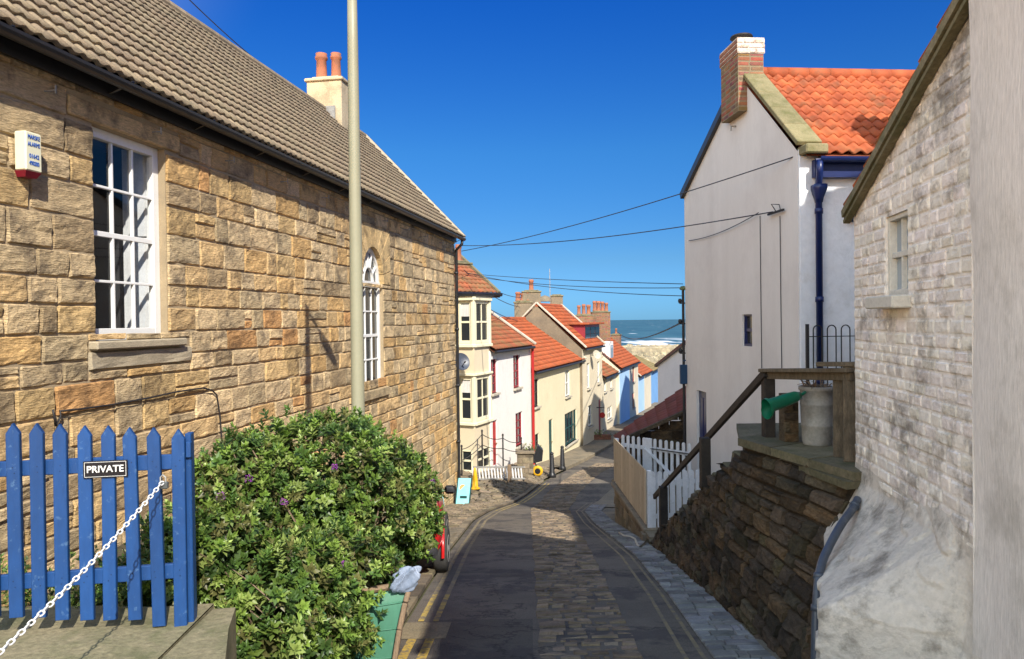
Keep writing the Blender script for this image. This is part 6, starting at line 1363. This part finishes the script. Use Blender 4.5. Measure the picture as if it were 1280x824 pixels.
for sx in (-1, 1):
    g = MB(); g.box(CP(sx * .66, .03, .80), (.13, .08, .34), (1, 0, 0), cxd, cup, bev=.03); obj('tail_light', g, M['maroon'], CAR, True)
    g = MB(); g.box(CP(sx * .55, 3.52, .60), (.26, .14, .16), (1, 0, 0), cxd, cup, bev=.04); obj('headlight', g, M['paleglass'], CAR, True)
    g = MB(); m_c = CP(sx * .88, 2.22, .97); g.box(m_c, (.16, .09, .13), (1, 0, 0), cxd, cup, bev=.03); g.bar(m_c, CP(sx * .78, 2.25, .96), .04, .04); obj('wing_mirror', g, M['plasticb'], CAR, True)
    for l in (.68, 2.95):
        c = CP(sx * .765, l, .285); ax = Vector((sx, 0, 0))
        g = MB(); g.lathe(c - ax * .10, [(.18, 0), (.27, .0), (.29, .02), (.295, .06), (.295, .14), (.285, .175), (.24, .185), (.18, .18)], 30, ax); Wl = obj('wheel', g, M['rubber'], CAR, True)
        g = MB(); g.lathe(c + ax * .07, [(.18, 0), (.175, .015), (.12, -.005), (.05, .01), (.02, .02)], 20, ax); obj('rim', g, M['galv'], Wl)
        g = MB(); K = 14; vs = []
        for k in range(K + 1):
            th = PI * (-.08 + 1.16 * k / K)
            for rr, o in ((.30, .02), (.345, .02), (.34, .055), (.31, .06)): vs.append(c + cxd * math.cos(th) * rr + cup * math.sin(th) * rr + ax * (o - .03))
        g.add(vs, [(i * 4 + j, i * 4 + (j + 1) % 4, i * 4 + 4 + (j + 1) % 4, i * 4 + 4 + j) for i in range(K) for j in range(4)]); obj('wheel_arch', g, M['carred'] if l < 1 else M['carred'], CAR, True)

# ------------------------------------------------------------------ forecourt things
p = onfz(580, 629); print('board', p)
T = thing('sandwich_board', 'turquoise sandwich board standing at the corner of the stone hall', 'sandwich board', p)
hh = at(580, 597, p.y).z - p.z; bwid = .40
for sgn, m in ((-1, 'boardteal'), (1, 'tealp')):
    g = MB(); c = p + Vector((0, sgn * .12, hh / 2)); g.box(c, (bwid, .02, hh), (1, -.12, 0), (.12, 1, 0), (.10, -sgn * .24 / hh, 1), bev=.004); pn_ = obj('panel', g, M[m], T)
    g = MB()
    for e_ in (-1, 1): g.box(c + Vector((e_ * bwid / 2, e_ * -.02, 0)), (.03, .035, hh + .02), (1, -.12, 0), (.12, 1, 0), (.10, -sgn * .24 / hh, 1))
    obj('frame', g, M['tealp'], pn_)
g = MB(); g.lathe(p + Vector((-.02, -.135 + .05, hh * .62)), [(.10, 0), (.10, .01)], 18, (0, -1, .2)); obj('emblem', g, M['orange'], T)
g = MB(); g.box(p + Vector((0, -.20, hh * .30)), (.2, .01, .07), (1, -.12, 0), (.12, 1, 0)); obj('writing_band', g, M['tealp'], T)
p = onfz(594, 611); hh = at(594, 585, p.y).z - p.z
T = thing('yellow_cone', 'narrow bright yellow safety cone in front of the lattice barrier', 'cone', p)
g = MB(); g.lathe(p, [(.16, 0), (.16, .03), (.10, .05), (.085, hh * .5), (.055, hh * .85), (.03, hh), (.02, hh + .01)], 14); obj('body', g, M['yellow'], T, True)
T = thing('lattice_barrier', 'low white barrier of slanted slats lying along the forecourt edge', 'barrier', onfz(622, 602))
a, b = onfz(592, 601), onfz(656, 600); print('barrier', a, b)
hb_ = .46
g = MB(); g.bar(a + up * .05, b + up * .05, .05, .05); g.bar(a + up * hb_, b + up * hb_, .05, .05); obj('rail', g, M['galv'], T)
for i in range(17):
    t = (i + .5) / 17; c = a.lerp(b, t); g = MB(); dr_ = (b - a).normalized(); g.bar(c - dr_ * .06 + up * .06, c + dr_ * .06 * -1 + dr_ * .0 + up * (hb_ - .01) - dr_ * .05, .05, .02, up=Vector((0, -1, 0))) ; obj('slat', g, M['fencew'], T)
p = onfz(637, 603); g = MB(); g.box(p + up * .3, (.13, .13, .62), bev=.015); tag(obj('timber_post', g, M['rubwood']), 'short brown timber post at the middle of the lattice barrier', 'post')
# iron posts and chain rail in front of the bay house
T = thing('iron_railing', 'thin black iron railing with a sagging top wire in front of the bay house', 'railing', (-1, 27, -5.9))
prs = []
for px, y0, y1, d in ((577, 559, 590, 25.2), (602.5, 540, 588, 25.6), (628.5, 545, 588, 26.8), (651.5, 549, 588, 28.0)):
    a = at(px, y0, d); b = Vector((a.x, a.y, fz(a.x, d) - .1)); g = MB(); g.tube([b, a], .03, 6); g.lathe(a, [(.02, 0), (.045, .03), (.02, .08)], 8); obj('post', g, M['iron'], T); prs.append(a)
g = MB()
for i in range(3):
    for dz, sg in ((-.08, .10), (-.45, .06)):
        a, b = prs[i] + up * dz, prs[i + 1] + up * dz; g.tube([a.lerp(b, t / 8) - up * (sg * 4 * (t / 8) * (1 - t / 8)) for t in range(9)], .014, 5)
obj('chain_rail', g, M['iron'], T)
# bollards
for px, yt, yb, lab in ((690, 565, 597, 'taller black bollard nearer the camera at the edge of the cottages'), (703, 557, 588, 'slimmer black bollard on the far side, in front of the green-framed window')):
    p = ongr(px, yb); yt2 = yt; h = at(px, yt2, p.y).z - p.z
    T = thing('bollard', lab, 'bollard', p, 'black bollards by the cream cottage'); print('bollard', p, h)
    g = MB(); r = .105; g.lathe(p, [(r * 1.5, 0), (r * 1.5, .12), (r * 1.2, .16), (r, h * .2), (r * .72, h * .86), (r * .55, h * .9)], 14); obj('shaft', g, M['black'], T, True)
    g = MB(); g.lathe(p + up * h * .9, [(r * .55, 0), (r * .8, h * .02), (r * .6, h * .07), (r * .1, h * .1)], 14); obj('cap', g, M['black'], T, True)
# stone trough and wheelbarrow
p = onfz(658, 592); q = random.Random(4)
g = MB(); hh = at(658, 566, p.y).z - p.z; masonry(g, lambda s, z, n: p + Vector((-.35 + s, .0 - n, z)), 0, .62, 0, hh, .2, (.2, .35), .02, .02, .008, seed=3, tfun=tlin, nu=3, nv=3); g.box(p + Vector((-.04, .3, hh / 2 - .02)), (.6, .58, hh)); g.box(p + Vector((-.04, .28, hh)), (.72, .68, .1), bev=.02)
tag(obj('stone_block', g, M['cobble']), 'square stone block between the white cottage door and the wheelbarrow', 'stone block')
c = at(663, 560, p.y + .3); g = MB(); P = [np.array(c) + nr.normal(size=3) * np.array([.16, .12, .09]) for _ in range(40)]; rosettes(g, P, [np.array([0, -.2, 1.0])] * 40, GR, Lr=(.05, .08), nleaf=(6, 9)); tag(obj('potted_plant', g, M['leaf']), 'small green plant on top of the stone block', 'plant')
p = onfz(672, 595); T = thing('wheelbarrow', 'black wheelbarrow tipped up with a yellow wheel', 'wheelbarrow', p); print('barrow', p)
wc = p + up * .19; g = MB(); g.lathe(wc - Vector((0, .05, 0)), [(.12, 0), (.19, .0), (.20, .05), (.19, .1), (.12, .1)], 20, (0.15, 1, 0)); W_ = obj('wheel', g, M['yellow'], T, True)
g = MB(); g.lathe(wc - Vector((0, .07, 0)), [(.05, 0), (.11, .01), (.11, .02)], 14, (.15, 1, 0)); obj('hub', g, M['black'], W_)
g = MB(); g.prism([p + Vector(v) for v in ((-.25, .0, .45), (.18, .0, .55), (.22, 0, .95), (.02, 0, 1.15), (-.08, 0, .8), (-.28, 0, .7))], (0.0, .55, 0)); obj('tray', g, M['black'], T)
g = MB(); g.tube([wc, p + Vector((-.1, 0, .55)), p + Vector((-.3, .1, 1.0))], .02, 6); g.tube([wc + Vector((0, .4, 0)), p + Vector((-.1, .4, .55)), p + Vector((-.3, .45, 1.0))], .02, 6); obj('handle', g, M['iron'], T)
# planters and small things at the raised pavement
g = MB(); p = ongr(741, 553); masonry(g, lambda s, z, n: p + Vector((-.8 + s, -n, z)), 0, 1.9, 0, .42, .14, (.2, .3), .01, .02, .01, seed=3, tfun=lambda q, s, z: (q.uniform(.7, 1.1),) * 3, nu=2, nv=2); g.box(p + Vector((.15, .25, .2)), (1.85, .46, .42)); tag(obj('brick_planter', g, M['brick']), 'low brick planter on the raised pavement below the tall cream house', 'planter')
c = p + Vector((.15, .25, .5)); g = MB(); P = [np.array(c) + nr.normal(size=3) * np.array([.55, .15, .12]) for _ in range(90)]; rosettes(g, P, [np.array([0, -.2, 1.0])] * 90, GR, Lr=(.06, .12), nleaf=(6, 9)); tag(obj('planter_bush', g, M['leaf']), 'small dark bush growing in the brick planter', 'bush')
T = thing('red_sign', 'small round red sign on a bracket beside the tall cream house', 'sign', RF.P(rz_(753, 520)[0], rz_(753, 520)[1], .5))
c = RF.P(rz_(753, 519, .5)[0], rz_(753, 519, .5)[1], .5); g = MB(); g.lathe(c, [(.17, 0), (.17, .05)], 18, (-.2, -1, 0)); obj('disc', g, M['red'], T); g = MB(); g.bar(c + up * .45 + RF.N * .1, c + up * .45 - RF.N * .6, .05, .05); obj('bracket', g, M['iron'], T)

# ------------------------------------------------------------------ overhead wires
def wire(label, a, b, sag=.2, r=.010, n=24):
    g = MB(); a, b = Vector(a), Vector(b); g.tube([a.lerp(b, t / n) - up * (sag * 4 * (t / n) * (1 - t / n)) for t in range(n + 1)], r, 5, False); tag(obj('overhead_wire', g, M['wire']), label, 'wire')
K = LW.P(LW.L - .1, 0, .05); kd = K.y
ga = GW.P(*GW.hit(1012, 193)) if False else FRT.P(.1, zc - .05, .1)
wire('wire rising from the stone hall corner to the eave of the white house', at(577, 314, kd), ga, .14, .010)
wire('wire from the stone hall corner to the bracket on the white gable', at(574, 307, kd), GW.P(*GW.hit(966, 265, .06), .06), .16, .010)
wire('short wire crossing the white gable up to its bracket', GW.P(*GW.hit(861, 301, .03), .03), GW.P(*GW.hit(948, 266, .05), .05), .08, .008)
mp = Vector((pp.x, pp.y, 0))
wire('topmost of the three wires from the mast to the bay house', at(583, 342, 27.0), mp + up * at(856, 355, mp.y).z, .05, .009)
wire('middle of the three wires from the mast to the bay house', at(583, 344, 27), mp + up * (at(856, 357, mp.y).z - .05), .14, .009)
wire('lowest of the three wires from the mast, running to the far chimneys', at(583, 341, 27), mp + up * at(856, 370, mp.y).z, .16, .009)
wire('sloping wire running down past the brown chimney stack', at(580, 338, 27), at(652, 372, 42), .25, .016)
wire('wire dropping from the bay house roof to the brown stack', at(606, 364, 27.4), at(650, 384, 42), .1, .016)
wire('lower wire from the bay house roof edge to the cottage roofs', at(606, 383, 27.4), at(652, 402, 42.3), .1, .016)
wire('wire crossing the sea view from the mast to the far brick chimneys', at(770, 413, 54), mp + up * at(856, 402, mp.y).z, .5, .02)
wire('wire crossing the sky above the ridge at top left', at(178, -60, 14), LW.P(LW.hit(345, 90, -2.9)[0], ZE + 3.3, -2.9), .1, .012)
# ------------------------------------------------------------------ camera, sun, sky
cam = bpy.data.cameras.new('camera'); co = bpy.data.objects.new('camera', cam); COL.objects.link(co)
cam.sensor_width = 36; cam.lens = F_PX / 1280 * 36; cam.clip_end = 60000; cam.clip_start = .05
mw = Matrix((RT, UP, -FWD)).transposed().to_4x4(); co.matrix_world = mw; SC.camera = co
sl = bpy.data.lights.new('sun', 'SUN'); so = bpy.data.objects.new('sun', sl); COL.objects.link(so)
sl.energy = 5.0; sl.angle = R(.5); sl.color = (1.0, .93, .82)
so.rotation_euler = LDIR.to_track_quat('-Z', 'Y').to_euler()
w = bpy.data.worlds.new('World'); SC.world = w; w.use_nodes = True; nt = w.node_tree; bg = nt.nodes['Background']
sky = nt.nodes.new('ShaderNodeTexSky'); sky.sky_type = 'NISHITA'; sky.sun_disc = False; sky.sun_elevation = SUN_EL
sky.sun_rotation = math.atan2(-LDIR.x, -LDIR.y); sky.air_density = 1.0; sky.dust_density = 0.0; sky.ozone_density = 3.0; sky.altitude = 0
hs = nt.nodes.new('ShaderNodeHueSaturation'); hs.inputs['Saturation'].default_value = 1.15
nt.links.new(sky.outputs[0], hs.inputs['Color']); tc = nt.nodes.new('ShaderNodeTexCoord'); sx = nt.nodes.new('ShaderNodeSeparateXYZ'); nt.links.new(tc.outputs['Generated'], sx.inputs[0])
rp = nt.nodes.new('ShaderNodeValToRGB'); el = rp.color_ramp.elements       # clear deep-blue northern sky, paler towards the sea
el[0].position = 0.0; el[0].color = (.088, .243, .61, 1); el[1].position = 0.45; el[1].color = (.035, .25, .67, 1)
for p_, c_ in ((.03, (.117, .28, .594, 1)), (.08, (.143, .285, .478, 1)), (.22, (.125, .345, .56, 1)), (.39, (.05, .285, .66, 1))): e_ = el.new(p_); e_.color = c_
nt.links.new(sx.outputs[2], rp.inputs[0])
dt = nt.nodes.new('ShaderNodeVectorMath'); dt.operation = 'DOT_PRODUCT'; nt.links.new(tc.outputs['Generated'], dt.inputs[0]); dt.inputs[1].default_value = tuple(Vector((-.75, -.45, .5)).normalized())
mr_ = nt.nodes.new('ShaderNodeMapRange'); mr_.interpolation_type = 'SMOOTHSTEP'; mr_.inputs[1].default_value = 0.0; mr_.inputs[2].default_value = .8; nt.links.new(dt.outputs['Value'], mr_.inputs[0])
sd_m = nt.nodes.new('ShaderNodeMix'); sd_m.data_type = 'RGBA'; nt.links.new(mr_.outputs[0], sd_m.inputs[0]); nt.links.new(rp.outputs[0], sd_m.inputs[6]); sd_m.inputs[7].default_value = (7.3, 4.0, 2.35, 1)   # added warm sky glow, unseen behind left, filling the shaded right-hand walls
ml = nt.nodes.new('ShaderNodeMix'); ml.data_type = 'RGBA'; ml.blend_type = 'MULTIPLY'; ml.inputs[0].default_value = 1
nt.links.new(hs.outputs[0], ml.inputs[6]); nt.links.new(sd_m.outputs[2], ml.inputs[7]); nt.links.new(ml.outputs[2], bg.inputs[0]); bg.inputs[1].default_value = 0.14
SC.view_settings.view_transform = 'Standard'; SC.view_settings.look = 'None'; SC.view_settings.exposure = 0.55; SC.view_settings.gamma = 1
SC.cycles.max_bounces = 6
